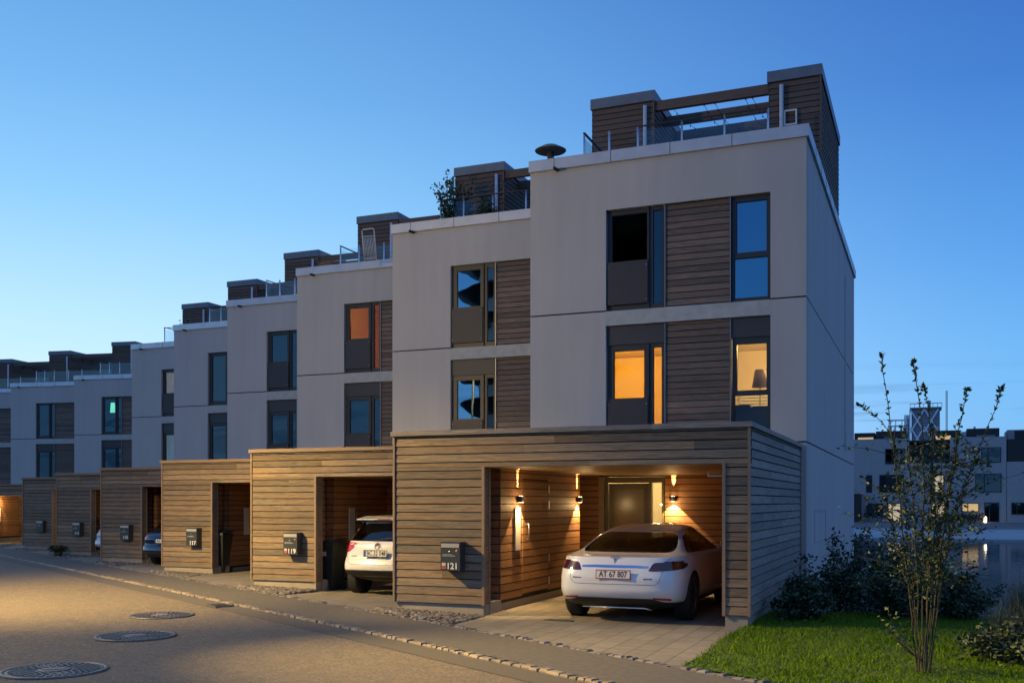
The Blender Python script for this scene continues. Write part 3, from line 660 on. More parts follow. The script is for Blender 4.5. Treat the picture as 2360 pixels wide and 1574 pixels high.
# lit rooms of the end house
hp = HOUSES[0].location
def ceiling_lamp(label, loc, col, power):
    t = thing('ceiling_lamp', label, 'ceiling lamp', loc, 0)
    MB().lathe([(.02, .0), (.12, -.02), (.14, -.1), (.10, -.16), (.02, -.17)], 16).build('shade', mat('lit_shade', (.9, .8, .6), .6, emit=(1, .75, .4), estr=1.5), t)
    light('bulb', 'POINT', t, (0, 0, -.30), col, power, shadow_soft_size=.12)
ceiling_lamp('ceiling lamp in the amber lit room above the carport', hp + Vector((1.0, 2.6, 5.41)), (1, .42, .035), 210)
ceiling_lamp('ceiling lamp in the pale lit room behind the right window', hp + Vector((5.15, 1.7, 5.41)), (1, .60, .20), 300)
ceiling_lamp('ceiling lamp behind the orange glowing window', HOUSES[2].location + Vector((2.6, 2.2, 8.25)), (1, .36, .06), 85)
ceiling_lamp('dim ceiling lamp behind the brown curtain below the orange glowing window', HOUSES[2].location + Vector((2.6, 3.4, 5.41)), (1, .4, .1), 14)
ceiling_lamp('ceiling lamp behind the pale blind', HOUSES[5].location + Vector((2.3, 1.4, 8.2)), (1, .8, .62), 90)
ceiling_lamp('ceiling lamp behind the lower pale curtain', HOUSES[5].location + Vector((2.3, 1.4, 5.3)), (.75, .9, 1), 60)
light('hall_light', 'POINT', HOUSES[0], (2.35, 1.6, 2.3), (1, .68, .28), 90, shadow_soft_size=.1)
fl = thing('floor_lamp', 'floor lamp with a grey lilac shade behind the right lit window', 'floor lamp', hp + Vector((4.72, .85, 2.9)))
MB().lathe([(.105, 1.56), (.165, 1.20)], 24).build('lamp_shade', mat('lilac_shade', (.30, .27, .30), .9), fl)
MB().tube([(0, 0, 0), (0, 0, 1.25)], .008, 8).lathe([(.12, 0), (.12, .02)], 20).build('stem', M_BLACK, fl)
sf = thing('sofa', 'blue sofa seen low behind the right lit window', 'sofa', hp + Vector((4.0, .62, 2.9)))
M_SOFA = mat('blue_fabric', (.02, .08, .22), .9, var=.1, scale=8)
MB().box(0, 1.15, 0, .22, .1, .78).build('backrest', M_SOFA, sf); MB().box(0, 1.15, .22, .8, .1, .42).build('seat', M_SOFA, sf); MB().box(.02, .55, -.02, .24, .78, .83).box(.6, 1.1, .0, .2, .78, .80).build('cushion', M_SOFA, sf)
vb = thing('venetian_blind', 'white slatted blind on the back wall of the pale lit room', 'blind', hp + Vector((3.68, 4.55, 3.3)))
mb = MB()
for i in range(14): mb.box(0, .95, -.03, 0, i * .075, i * .075 + .05)
mb.build('slats', mat('blind_slats', (.6, .68, .78), .6), vb)
sb_ = thing('wardrobe', 'pale tall wardrobe in the amber lit room', 'wardrobe', hp + Vector((3.05, 3.6, 2.9)))
MB().box(0, .48, 0, .6, 0, 2.0).build('carcass', M_ROOM, sb_)

# ------------------------------------------------------------------ street lamps (outside the frame to the left, and behind the camera)
M_GLOBE = mat('street_lamp_globe', (1, .8, .5), .4, emit=(1, .65, .3), estr=30)
def street_lamp(label, loc, power, down, col=(1, .68, .235), aim=None, size=150):
    t = thing('street_lamp', label, 'street lamp', loc, 0, 'street lamps along the road')
    MB().lathe([(.11, 0), (.11, .5), (.06, .55), (.05, 8.3), (.03, 8.35)], 14, M=Matrix.Translation((-.9, -.9, 0))).tube([(-.9, -.9, 8.28), (-.4, -.4, 8.34), (0, 0, 8.26)], .03, 8).build('pole', M_FRAME, t)
    MB().lathe([(.02, 8.22), (.32, 8.16), (.34, 8.19), (.05, 8.27)], 24).build('head', M_FRAME, t)
    MB().lathe([(.10, 7.85), (.12, 7.98), (.12, 8.05), (.10, 8.14)], 16).build('globe', M_GLOBE, t)
    if power: light('lamp', 'POINT', t, (.0, .0, 7.70), col, power, shadow_soft_size=.10)
    rot = (0, 0, 0)
    if aim: rot = (Vector(aim) - Vector(loc) - Vector((0, 0, 7.7))).to_track_quat('-Z', 'Y').to_euler()
    light('downlight', 'SPOT', t, (0, 0, 7.68), col, down, rot, spot_size=R(size), spot_blend=1.0, shadow_soft_size=.10)
    return t
t = street_lamp('street lamp across the road left of the picture', (-16.8, 9.4, -.07), 2050, 10800, aim=(-15.0, 15.5, 0), size=84)
for tgt, pw, sz in (((-2.5, 10.4, .1), 23000, 30), ((-7.0, 14.3, 1.2), 9500, 25), ((-11, 19.5, 6.6), 300, 112)):  # extra spots added to this head, each aimed to brighten one area
    light('downlight', 'SPOT', t, (.02, 0, 7.68), (1, .68, .235), pw, (Vector(tgt) - Vector((-16.8, 9.4, 7.6))).to_track_quat('-Z', 'Y').to_euler(), spot_size=R(sz), spot_blend=1.0, shadow_soft_size=.10)
street_lamp('far street lamp near the last carports', (-46, 28, -.2), 0, 700)

# ------------------------------------------------------------------ cars
def carpaint(name, col, rough=.25): return mat(name, col, rough, coat=1.0, spec=.5)
M_TYRE = mat('tyre_rubber', (.012, .012, .012), .8); M_RIM = mat('alloy_rim', (.35, .35, .37), .35, metal=.9)
M_PLAST = mat('black_plastic', (.016, .016, .017), .5); M_CHROME = mat('chrome', (.75, .77, .8), .08, metal=1)
M_TAIL = mat('smoked_tail_lamp', (.055, .010, .012), .12, coat=1); M_TAILR = mat('red_tail_lamp', (.42, .012, .012), .1, coat=1)
M_TINT = glassmat('tinted_car_glass', (.09, .095, .095), f0=.05, rough=.01); M_TINTB = glassmat('dark_car_glass', (.04, .04, .045), f0=.10)
M_PLATE = mat('number_plate_white', (.72, .70, .66), .5); M_INK = mat('plate_ink', (.01, .01, .01), .6); M_PLRED = mat('plate_red_edge', (.30, .03, .03), .5)
M_CABIN = mat('car_cabin', (.03, .03, .03), .9); M_PLBLUE = mat('plate_blue_band', (.03, .07, .35), .5)
def catmull(rows, n):
    out = []
    for i in range(len(rows) - 1):
        p0 = rows[max(i - 1, 0)]; p1 = rows[i]; p2 = rows[i + 1]; p3 = rows[min(i + 2, len(rows) - 1)]
        for k in range(n):
            t = k / n; r = []
            for a, b, c, d in zip(p0, p1, p2, p3):
                m1 = (c - a) / 2 if i else (c - b); m2 = (d - b) / 2 if i + 2 < len(rows) else (c - b)
                if (c - b) * (b - a) <= 0: m1 = 0
                if (d - c) * (c - b) <= 0: m2 = 0
                r.append((2 * t**3 - 3 * t**2 + 1) * b + (t**3 - 2 * t**2 + t) * m1 + (-2 * t**3 + 3 * t**2) * c + (t**3 - t**2) * m2)
            out.append(r)
    out.append(list(rows[-1])); return out
def car_body(slices, arches, arch_r, NP=160):
    """closed body from horizontal slices (z, y_rear, y_front, half width, plan exponent)"""
    rows = catmull(slices, 6); vs = []; fs = []
    for z, yr, yf, W, n in rows:
        yc, hl = (yr + yf) / 2, (yf - yr) / 2
        for k in range(NP):
            t = 2 * math.pi * k / NP; c, s_ = math.cos(t), math.sin(t)
            # even spread of points round the corner
            n_ = n * 1.75; c2, s2 = math.copysign(abs(c) ** (2 / n_), c), math.copysign(abs(s_) ** (2 / n_), s_)
            vs.append((W * c2 * (1 - .035 * max(0, -s2) ** 3), yc + hl * s2 + .11 * c2 * c2 * max(0, -s2) ** 8 - .25 * c2 * c2 * max(0, s2) ** 8, z))
    nr = len(rows)
    for i in range(nr - 1):
        for k in range(NP): fs.append((i * NP + k, i * NP + (k + 1) % NP, (i + 1) * NP + (k + 1) % NP, (i + 1) * NP + k))
    fs += [tuple(range(NP))[::-1], tuple(range((nr - 1) * NP, nr * NP))]
    return vs, fs
def boolean_diff(o, cutters):
    for c in cutters:
        m = o.modifiers.new('cut', 'BOOLEAN'); m.object = c; m.operation = 'DIFFERENCE'; m.solver = 'EXACT'; m.material_mode = 'TRANSFER'
    bpy.context.view_layer.update()
    dg = bpy.context.evaluated_depsgraph_get(); me = bpy.data.meshes.new_from_object(o.evaluated_get(dg))
    o.modifiers.clear(); old = o.data; o.data = me; bpy.data.meshes.remove(old)
    for c in cutters: bpy.data.objects.remove(c)
def dense(poly, step=.03):
    out = []
    for a, b in zip(poly, poly[1:] + poly[:1]):
        n = max(1, int(math.hypot(b[0] - a[0], b[1] - a[1]) / step))
        out += [(a[0] + (b[0] - a[0]) * i / n, a[1] + (b[1] - a[1]) * i / n) for i in range(n)]
    return out
def rounded(poly, r, n=5):
    out = []; L_ = len(poly)
    for i in range(L_):
        p, a, b = Vector(poly[i]), Vector(poly[i - 1]), Vector(poly[(i + 1) % L_])
        da, db = a - p, b - p; q = min(r, da.length * .45, db.length * .45)
        s, e = p + da.normalized() * q, p + db.normalized() * q
        for k in range(n + 1):
            t = k / n; out.append(tuple((1 - t)**2 * s + 2 * t * (1 - t) * p + t * t * e))
    return out
def patch(bvh, poly, view, name, m, parent, off=.004, step=.035, thick=.003):
    """a skin following the body inside an outline seen from the rear ('r': x,z) or a side ('s+'/'s-': y,z)."""
    poly = dense(poly, step); xs = [p[0] for p in poly]; zs = [p[1] for p in poly]
    pts = [Vector(p) for p in poly]; n0 = len(pts)
    x = min(xs) + step * .5
    while x < max(xs):
        z = min(zs) + step * .5
        while z < max(zs):
            ins = False; j = n0 - 1
            for i in range(n0):
                if (poly[i][1] > z) != (poly[j][1] > z) and x < (poly[j][0] - poly[i][0]) * (z - poly[i][1]) / (poly[j][1] - poly[i][1]) + poly[i][0]: ins = not ins
                j = i
            if ins and min(math.hypot(x - a, z - b) for a, b in poly) > step * .4: pts.append(Vector((x, z)))
            z += step
        x += step
    r = delaunay_2d_cdt(pts, [(i, (i + 1) % n0) for i in range(n0)], [], 1, 1e-5)
    P = []; NRM = []; ok = []
    for v in r[0]:
        if view == 'r': o_, d_ = Vector((v.x, -2, v.y)), Vector((0, 1, 0))
        elif view == 's+': o_, d_ = Vector((3, v.x, v.y)), Vector((-1, 0, 0))
        else: o_, d_ = Vector((-3, v.x, v.y)), Vector((1, 0, 0))
        h = bvh.ray_cast(o_, d_)
        if h[0] is None: P.append(o_); ok.append(False)
        else:
            nn = h[1] if h[1].dot(d_) < 0 else -h[1]
            P.append(h[0] + nn * off); ok.append(True)
    mb = MB(); fs = [f for f in r[2] if all(ok[i] for i in f)]
    want = {'r': Vector((0, -1, 0)), 's+': Vector((1, 0, 0)), 's-': Vector((-1, 0, 0))}[view]
    f2 = []
    for f in fs:
        nn = (P[f[1]] - P[f[0]]).cross(P[f[2]] - P[f[0]]); f2.append(tuple(f) if nn.dot(want) > 0 else tuple(f)[::-1])
    par = list(range(len(P)))
    def find(i):
        while par[i] != i: par[i] = par[par[i]]; i = par[i]
        return i
    f2 = [f for f in f2 if max((P[f[i]] - P[f[i - 1]]).length for i in range(3)) < max(.25, step * 5)]
    if not f2: return None
    for f in f2:
        for i in f[1:]: par[find(i)] = find(f[0])
    cnt = {}
    for f in f2: cnt[find(f[0])] = cnt.get(find(f[0]), 0) + 1
    best = max(cnt, key=cnt.get); f2 = [f for f in f2 if find(f[0]) == best]
    used = sorted({i for f in f2 for i in f}); ix = {v: i for i, v in enumerate(used)}
    mb.add([P[i] for i in used], [tuple(ix[i] for i in f) for f in f2], 0, True); return mb.build(name, m, parent)
def seam(bvh, line, view, name, parent, wd=.005, m=None):
    """thin dark panel gap along a polyline."""
    for_poly = [Vector(p) for p in line]; L1, L2 = [], []
    for i, p in enumerate(for_poly):
        d = (for_poly[min(i + 1, len(line) - 1)] - for_poly[max(i - 1, 0)]).normalized(); n = Vector((-d.y, d.x)) * wd / 2
        L1.append(tuple(p + n)); L2.append(tuple(p - n))
    return patch(bvh, L1 + L2[::-1], view, name, m or M_PLAST, parent, off=.0025, step=.05)
def wheel(parent, x, y, r, wid, side):
    M = Matrix.Translation((x, y, r)) @ Matrix.Rotation(R(90) * side, 4, 'Y'); h = wid / 2
    o = MB().lathe([(r * .62, -h), (r * .9, -h), (r * .985, -h * .8), (r, -h * .5), (r, h * .5), (r * .985, h * .8), (r * .9, h), (r * .68, h), (r * .66, h * .8)], 40, M=M).build('wheel', M_TYRE, parent)
    mb = MB().lathe([(r * .66, h * .55), (r * .66, h * .86), (r * .62, h * .86), (r * .60, h * .5)], 40, M=M).lathe([(r * .14, h * .4), (r * .13, h * .8)], 16, M=M)
    for k in range(5):
        mb.box(-.035, .035, r * .1, r * .62, h * .5, h * .75, M=M @ Matrix.Rotation(2 * math.pi * k / 5, 4, 'Z'))
    mb.build('rim', M_RIM, o); return o
def plate(parent, txt, loc, tilt=0, ts=.105, blue=False):
    p = MB().box(-.26, .26, -.006, 0, -.066, .066, 0).box(-.248, .248, -.009, -.0055, -.053, .053, 1).build('number_plate', [M_PLRED if not blue else M_PLAST, M_PLATE], parent)
    p.location = loc; p.rotation_euler = (tilt, 0, 0)
    if blue: MB().box(-.247, -.205, -.0102, -.0088, -.052, .052).build('blue_band', M_PLBLUE, p)
    text(txt, ts, M_INK, p, (.0 if not blue else .022, -.0095, 0), (R(90), 0, 0), 'plate_lettering', sx=.82)
    return p
def mirror_pts(poly): return [(-x, z) for x, z in poly][::-1]
def make_car(name, label, cat, pos, paint, spec):
    t = thing(name, label, cat, pos, 0)
    vs, fs = car_body(spec['slices'], None, None)
    def col(z): return 0
    mb = MB().add(vs, fs, 0, True); body = mb.build('body', [paint, M_PLAST, M_CABIN])
    bvh = BVHTree.FromPolygons([Vector(v) for v in vs], fs)
    cut = []
    for y in spec['axles']:
        for sx in (-1, 1):
            M = Matrix.Translation((sx * (spec['W'] - .02), y, spec['wr'])) @ Matrix.Rotation(R(90), 4, 'Y')
            cut.append(MB().lathe([(spec['ar'], -.30), (spec['ar'], .30)], 40, M=M).build('cutter', [M_CABIN]))
    if spec.get('cabin'): cut.append(MB().add(*car_body(spec['cabin'], None, None)).build('cutter', [M_CABIN]))
    for nm, view, poly in spec['glass']:      # openings cut clean through the shell
        if not spec.get('cabin'): continue
    boolean_diff(body, cut)
    # openings of the glasshouse: remove the shell faces by cutting with prisms
    if spec.get('cabin'):
        cut = []
        for nm, view, poly, depth in spec['openings']:
            mbp = MB(); k = len(poly)
            if view == 'r': a = [(x, -1, z) for x, z in poly]; b = [(x, depth, z) for x, z in poly]
            else: a = [(-3, y, z) for y, z in poly]; b = [(3, y, z) for y, z in poly]
            mbp.add(a + b, [tuple(range(k)), tuple(range(k, 2 * k))[::-1]] + [(i, k + i, k + (i + 1) % k, (i + 1) % k) for i in range(k)])
            bm = bmesh.new(); o = mbp.build('cutter', [M_CABIN]); bm.from_mesh(o.data); bmesh.ops.recalc_face_normals(bm, faces=bm.faces); bm.to_mesh(o.data); bm.free(); cut.append(o)
        boolean_diff(body, cut)
    body.data.polygons.foreach_set('use_smooth', [True] * len(body.data.polygons)); body.name = 'body'; body.data.name = 'body'
    body.parent = t
    try: body.data.set_sharp_from_angle(angle=R(35))
    except Exception: pass
    for nm, view, poly in spec['glass']:
        patch(bvh, poly, view, nm, spec.get('gm', M_TINT), t, off=-.004 if spec.get('cabin') else .003, step=.05)
    for nm, view, poly, m in spec['skins']:
        o = patch(bvh, poly, view, nm, m, t, off=.004)
    for line, view in spec['seams']: seam(bvh, line, view, 'panel_gap', t)
    for i, y in enumerate(spec['axles']):
        for sx in (-1, 1): wheel(t, sx * spec['track'], y, spec['wr'], spec['ww'], sx)
    return t, bvh
# --- white liftback in the bay of 121
LB = [(.19, .55, 4.70, .78, 5), (.27, .24, 4.90, .90, 5.2), (.36, .10, 4.95, .955, 5.2), (.50, .03, 4.97, .975, 5), (.64, .03, 4.95, .982, 4.6), (.76, .06, 4.88, .978, 4.4), (.86, .10, 4.72, .965, 4.1), (.935, .13, 4.45, .945, 3.8), (.962, .17, 4.25, .93, 3.7), (.985, .42, 4.0, .905, 3.9), (1.02, .66, 3.75, .862, 4), (1.10, .93, 3.42, .80, 4), (1.20, 1.24, 3.12, .735, 3.9), (1.30, 1.62, 2.86, .655, 3.6), (1.365, 2.0, 2.66, .57, 3.2), (1.40, 2.22, 2.50, .40, 2.6), (1.408, 2.3, 2.42, .2, 2.2)]
CAB = [(.55, 1.2, 3.9, .80, 5), (.98, .95, 3.6, .82, 4.5), (1.10, 1.10, 3.32, .755, 4), (1.20, 1.38, 3.04, .69, 3.9), (1.30, 1.78, 2.78, .60, 3.6), (1.35, 2.1, 2.6, .45, 3)]
RW = rounded([(-.74, 1.01), (.74, 1.01), (.60, 1.285), (-.60, 1.285)], .12)
SWIN = rounded([(1.02, 1.0), (3.62, .985), (3.0, 1.26), (2.45, 1.345), (1.9, 1.325), (1.45, 1.21)], .08)
TL = [(.50, .772), (.56, .765), (.80, .775), (.955, .795), (.962, .86), (.945, .905), (.80, .90), (.58, .885), (.545, .86)]
TLS = [(.22, .79), (.34, .80), (.52, .825), (.63, .858), (.56, .885), (.40, .905), (.22, .905)]
LOWER = rounded([(-.84, .21), (.84, .21), (.93, .315), (.70, .325), (.55, .375), (-.55, .375), (-.70, .325), (-.93, .315)], .02)
spec = dict(slices=LB, cabin=CAB, openings=[('rear', 'r', RW, 2.2), ('side', 's', SWIN, 0)], W=.98, axles=(1.0, 3.96), wr=.35, ar=.395, ww=.245, track=.845,
    glass=[('rear_window', 'r', RW), ('side_window', 's+', SWIN), ('side_window', 's-', SWIN)],
    skins=[('tail_lamp', 'r', TL, M_TAIL), ('tail_lamp', 'r', mirror_pts(TL), M_TAIL), ('tail_lamp_side', 's+', TLS, M_TAIL), ('tail_lamp_side', 's-', TLS, M_TAIL),
           ('chrome_strip', 'r', [(-.50, .838), (-.3, .848), (.3, .848), (.50, .838), (.49, .810), (-.49, .810)], M_CHROME), ('rear_bumper', 'r', LOWER, M_PLAST),
           ('sill', 's+', [(1.4, .2), (3.55, .2), (3.55, .30), (1.4, .30)], M_PLAST), ('rear_side_trim', 's+', [(.05, .19), (.62, .19), (.60, .315), (.05, .315)], M_PLAST), ('rear_side_trim', 's-', [(.05, .19), (.62, .19), (.60, .315), (.05, .315)], M_PLAST),
           ('reflector', 'r', [(-.80, .345), (-.56, .365), (-.56, .392), (-.80, .378)], M_TAILR), ('reflector', 'r', [(.80, .345), (.56, .365), (.56, .392), (.80, .378)][::-1], M_TAILR)],
    seams=[(rounded([(-.80, .96), (-.72, .90), (-.66, .62), (-.60, .575), (.60, .575), (.66, .62), (.72, .90), (.80, .96)], .05)[3:-3], 'r'), ([(2.55, .32), (2.58, .7), (2.45, .98)], 's+'), ([(1.40, .42), (1.55, .6), (1.62, .8), (1.5, .98)], 's+'), ([(3.72, .3), (3.72, .6), (3.62, .96)], 's+')])
M_WHITEP = carpaint('white_car_paint', (.70, .71, .74), .22)
t, bv = make_car('parked_car', 'white liftback car with number plate AT 67 807 parked under the lit carport', 'car', (-4.21, 14.02, -.004), M_WHITEP, spec)
plate(t, 'AT 67 807', (0, .028, .715), R(-4), .118)
mb = MB()
mb.add([(-.062, 0, .055), (.062, 0, .055), (.058, 0, .043), (-.058, 0, .043), (-.062, .008, .055), (.062, .008, .055), (.058, .008, .043), (-.058, .008, .043)], [(0, 1, 2, 3), (7, 6, 5, 4), (0, 4, 5, 1), (3, 2, 6, 7)])
mb.add([(-.016, 0, .036), (.016, 0, .036), (.0, 0, -.05), (-.05, 0, .036), (.05, 0, .036), (.045, 0, .024), (.014, 0, .030), (-.014, 0, .03), (-.045, 0, .024)], [(0, 1, 2), (3, 0, 7, 8), (1, 4, 5, 6)])
e = mb.build('emblem', M_STEELD, t); h = bv.ray_cast(Vector((0, -2, .92)), Vector((0, 1, 0))); e.location = h[0] + Vector((0, -.010, .0)); e.rotation_euler = (R(-15), 0, 0); e.scale = (1.25, 1, 1.2)
for x, wd, z in ((.50, .13, .66), (-.56, .14, .66)):
    h = bv.ray_cast(Vector((x, -2, z)), Vector((0, 1, 0))); mb = MB()
    for i in range(5): mb.box(-wd / 2 + i * wd / 5, -wd / 2 + (i + .7) * wd / 5, -.004, .004, -.008, .008)
    o = mb.build('badge', M_CHROME, t); o.location = h[0]; o.rotation_euler = (0, 0, R(10 if x > 0 else -10))
MB().tube([(-.46, .03, .245), (.46, .03, .245), (.56, .10, .215)], .009, 8).build('diffuser_trim', M_CHROME, t)
for sx, nm in ((1, 's+'), (-1, 's-')):
    m = MB(); m.lathe([(.02, -.09), (.075, -.07), (.085, 0), (.075, .06), (.02, .08)], 14, M=Matrix.Translation((sx * 1.02, 3.22, 1.05)) @ Matrix.Diagonal((1.15, .75, .85, 1)))
    m.box(sx * .86 - .05, sx * .98, 3.24, 3.29, .99, 1.01) if sx > 0 else m.box(-.98, -.81, 3.24, 3.29, .99, 1.01)
    m.build('wing_mirror', M_WHITEP, t)
# seats inside the liftback
mb = MB()
for x in (-.38, .38):
    for y in (1.75, 2.75): mb.lathe([(.08, .5), (.24, .52), (.24, .95), (.17, 1.02)], 12, M=Matrix.Translation((x, y, 0)) @ Matrix.Diagonal((1, .35, 1, 1))); mb.lathe([(.05, 1.02), (.13, 1.05), (.13, 1.18), (.06, 1.21)], 12, M=Matrix.Translation((x, y, 0)) @ Matrix.Diagonal((1, .4, 1, 1)))
mb.build('seats', mat('grey_seat', (.2, .19, .17), .8), t)
# --- white crossover in the bay of 119
SV = [(.30, .55, 4.2, .74, 5), (.40, .24, 4.35, .84, 5.5), (.48, .06, 4.39, .87, 5.5), (.60, .02, 4.4, .875, 5.5), (.70, .05, 4.38, .875, 5.5), (.80, .10, 4.3, .872, 5.2), (.92, .12, 4.2, .868, 5), (1.02, .15, 3.9, .855, 5), (1.08, .20, 3.55, .835, 5), (1.16, .28, 3.3, .80, 5), (1.30, .42, 3.0, .76, 4.6), (1.44, .55, 2.75, .70, 4.8), (1.52, .50, 2.6, .65, 4.2), (1.56, .62, 2.45, .60, 3.8), (1.59, 1.0, 2.2, .46, 3.2), (1.60, 1.3, 1.9, .2, 2.6)]
SRW = rounded([(-.74, 1.09), (.74, 1.09), (.77, 1.17), (.61, 1.49), (-.61, 1.49), (-.77, 1.17)], .05)
STL = [(.52, .985), (.64, .885), (.75, .87), (.862, .88), (.862, .99), (.82, 1.07), (.74, 1.05), (.62, 1.005)]
STLS = [(.2, .89), (.42, .93), (.50, 1.0), (.38, 1.06), (.2, 1.06)]
SBL = rounded([(-.80, .32), (.80, .32), (.855, .42), (.865, .53), (-.865, .53), (-.855, .42)], .02)
SBS = [(.2, .34), (.42, .34), (.42, .53), (.2, .53)]
spec2 = dict(slices=SV, W=.91, axles=(.82, 3.46), wr=.345, ar=.40, ww=.225, track=.785, gm=M_TINTB,
    glass=[('rear_window', 'r', SRW), ('side_window', 's+', rounded([(.9, 1.1), (3.2, 1.08), (2.6, 1.46), (1.1, 1.45)], .06)), ('side_window', 's-', rounded([(.9, 1.1), (3.2, 1.08), (2.6, 1.46), (1.1, 1.45)], .06))],
    skins=[('tail_lamp', 'r', STL, M_TAILR), ('tail_lamp', 'r', mirror_pts(STL), M_TAILR), ('tail_lamp_side', 's-', STLS, M_TAILR), ('tail_lamp_side', 's+', STLS, M_TAILR), ('rear_bumper', 'r', SBL, M_PLAST), ('bumper_side', 's+', SBS, M_PLAST), ('bumper_side', 's-', SBS, M_PLAST),
           ('bumper_strip', 'r', [(-.55, .405), (.55, .405), (.55, .415), (-.55, .415)], M_STEEL)],
    seams=[(rounded([(-.72, 1.0), (-.70, .80), (-.64, .645), (.64, .645), (.70, .80), (.72, 1.0)], .08)[6:-6], 'r'), ([(-.93, .535), (.93, .535)], 'r')])
M_CREAM = carpaint('cream_white_paint', (.72, .70, .66), .25)
t, bv = make_car('parked_car', 'white crossover with number plate BC 32 048 half hidden behind the large carport', 'car', (-9.88, 17.02, -.10), M_CREAM, spec2)
plate(t, 'BC 32 048', (0, .055, .86), R(-4), .118, blue=True)
e = MB().lathe([(.062, 0), (.066, .006), (.055, .010), (.045, .006), (.045, 0)], 24).box(-.075, .075, -.014, .014, .002, .012).build('emblem', M_STEELD, t)
h = bv.ray_cast(Vector((0, -2, 1.0)), Vector((0, 1, 0))); e.location = h[0]; e.rotation_euler = (R(80), 0, 0)
h = bv.ray_cast(Vector((-.52, -2, .80)), Vector((0, 1, 0))); mb = MB()
for i in range(7): mb.box(-.08 + i * .023, -.064 + i * .023, -.004, .004, -.009, .009)
o = mb.build('badge', M_CHROME, t); o.location = h[0]; o.rotation_euler = (0, 0, R(-8))
MB().tube([(-.1, .2, 1.10), (.25, .24, 1.16), (.45, .26, 1.17)], .012, 6).build('rear_wiper', M_PLAST, t)
MB().add([(-.62, .40, 1.50), (.62, .40, 1.50), (.60, .75, 1.545), (-.60, .75, 1.545), (-.62, .40, 1.52), (.62, .40, 1.52), (.60, .75, 1.575), (-.60, .75, 1.575)], [(0, 3, 2, 1), (4, 5, 6, 7), (0, 1, 5, 4), (1, 2, 6, 5), (3, 0, 4, 7), (2, 3, 7, 6)]).build('roof_spoiler', M_CREAM, t)
MB().box(-.14, .14, .392, .40, 1.503, 1.517).build('brake_light', M_TAILR, t)
# --- dark blue estate in the bay of 115 and a pale car in the bay of 113
def shift(sl, dz, k=1): return [(z * k, a, b, W_, n) for z, a, b, W_, n in sl]
BL = [(.24, .5, 4.3, .78, 5), (.34, .16, 4.45, .90, 5), (.46, .03, 4.5, .93, 5), (.58, .05, 4.5, .935, 5), (.66, .10, 4.45, .93, 4.8), (.78, .08, 4.4, .925, 4.5), (.88, .12, 4.2, .915, 4.3), (.96, .20, 3.9, .89, 4.2), (1.02, .32, 3.6, .85, 4.3), (1.12, .46, 3.3, .79, 4.4), (1.25, .66, 3.0, .72, 4.4), (1.38, .85, 2.75, .65, 4.2), (1.45, 1.0, 2.6, .58, 3.8), (1.48, 1.3, 2.3, .4, 3), (1.49, 1.5, 2.0, .2, 2.6)]
BRW = rounded([(-.78, 1.0), (.78, 1.0), (.60, 1.38), (-.60, 1.38)], .06); BTL = rounded([(.60, .80), (.93, .80), (.93, .90), (.86, .93), (.62, .92)], .03)
spec3 = dict(slices=BL, W=.93, axles=(.9, 3.6), wr=.335, ar=.375, ww=.225, track=.80, gm=M_TINTB,
    glass=[('rear_window', 'r', BRW), ('side_window', 's+', rounded([(1.0, 1.0), (3.3, 1.0), (2.7, 1.35), (1.3, 1.36)], .06)), ('side_window', 's-', rounded([(1.0, 1.0), (3.3, 1.0), (2.7, 1.35), (1.3, 1.36)], .06))],
    skins=[('tail_lamp', 'r', BTL, M_TAILR), ('tail_lamp', 'r', mirror_pts(BTL), M_TAILR), ('rear_bumper', 'r', [(-.80, .27), (.80, .27), (.87, .37), (-.87, .37)], M_PLAST)], seams=[([(-.75, .95), (-.72, .64), (.72, .64), (.75, .95)], 'r')])
t, bv = make_car('parked_car', 'dark blue car with a red tail lamp beside mailbox 115', 'car', (-20.14, 22.75, -.10), carpaint('midnight_blue_paint', (.004, .009, .035), .2), spec3)
plate(t, 'AZ 45 391', (0, .07, .75), R(-3), .105, blue=True)
MB().box(-.25, .25, .06, .075, .845, .86).build('chrome_bar', M_CHROME, t)
spec4 = dict(spec3); spec4['skins'] = [s_ for s_ in spec3['skins']]
t, bv = make_car('parked_car', 'pale silver blue car, a sliver of its corner showing beside mailbox 113', 'car', (-25.55, 26.4, -.14), carpaint('pale_silver_paint', (.50, .60, .66), .25), spec4)

# ------------------------------------------------------------------ bins, manholes, potted plant
M_BIN = mat('dark_bin_plastic', (.022, .026, .024), .5)
def bin_(label, loc, rz):
    t = thing('wheelie_bin', label, 'bin', loc, rz, 'dark wheelie bins in the carports')
    mb = MB(); a = [(-.22, -.24), (.22, -.24), (.22, .24), (-.22, .24)]; b = [(-.28, -.31), (.28, -.31), (.28, .33), (-.28, .33)]
    mb.add([(x, y, .04) for x, y in a] + [(x, y, 1.0) for x, y in b], [(3, 2, 1, 0), (4, 5, 6, 7)] + [(i, (i + 1) % 4, 4 + (i + 1) % 4, 4 + i) for i in range(4)])
    mb.box(-.30, .30, -.33, .35, .955, .985); mb.build('bin_body', M_BIN, t)
    mb = MB(); mb.add([(-.30, -.35, .99), (.30, -.35, .99), (.30, .36, 1.06), (-.30, .36, 1.06), (-.29, -.34, 1.03), (.29, -.34, 1.03), (.27, .34, 1.10), (-.27, .34, 1.10)], [(0, 1, 5, 4), (1, 2, 6, 5), (2, 3, 7, 6), (3, 0, 4, 7), (4, 5, 6, 7), (3, 2, 1, 0)]); mb.build('lid', M_BIN, t)
    for sx in (-1, 1): MB().lathe([(.1, -.025), (.1, .025)], 18, M=Matrix.Translation((sx * .22, .27, .1)) @ Matrix.Rotation(R(90), 4, 'Y')).build('wheel', M_TYRE, t)
    MB().box(-.06, .06, -.304, -.297, .74, .83).build('sticker', M_PALE, t); t.scale = (.76, .85, 1)
    return t
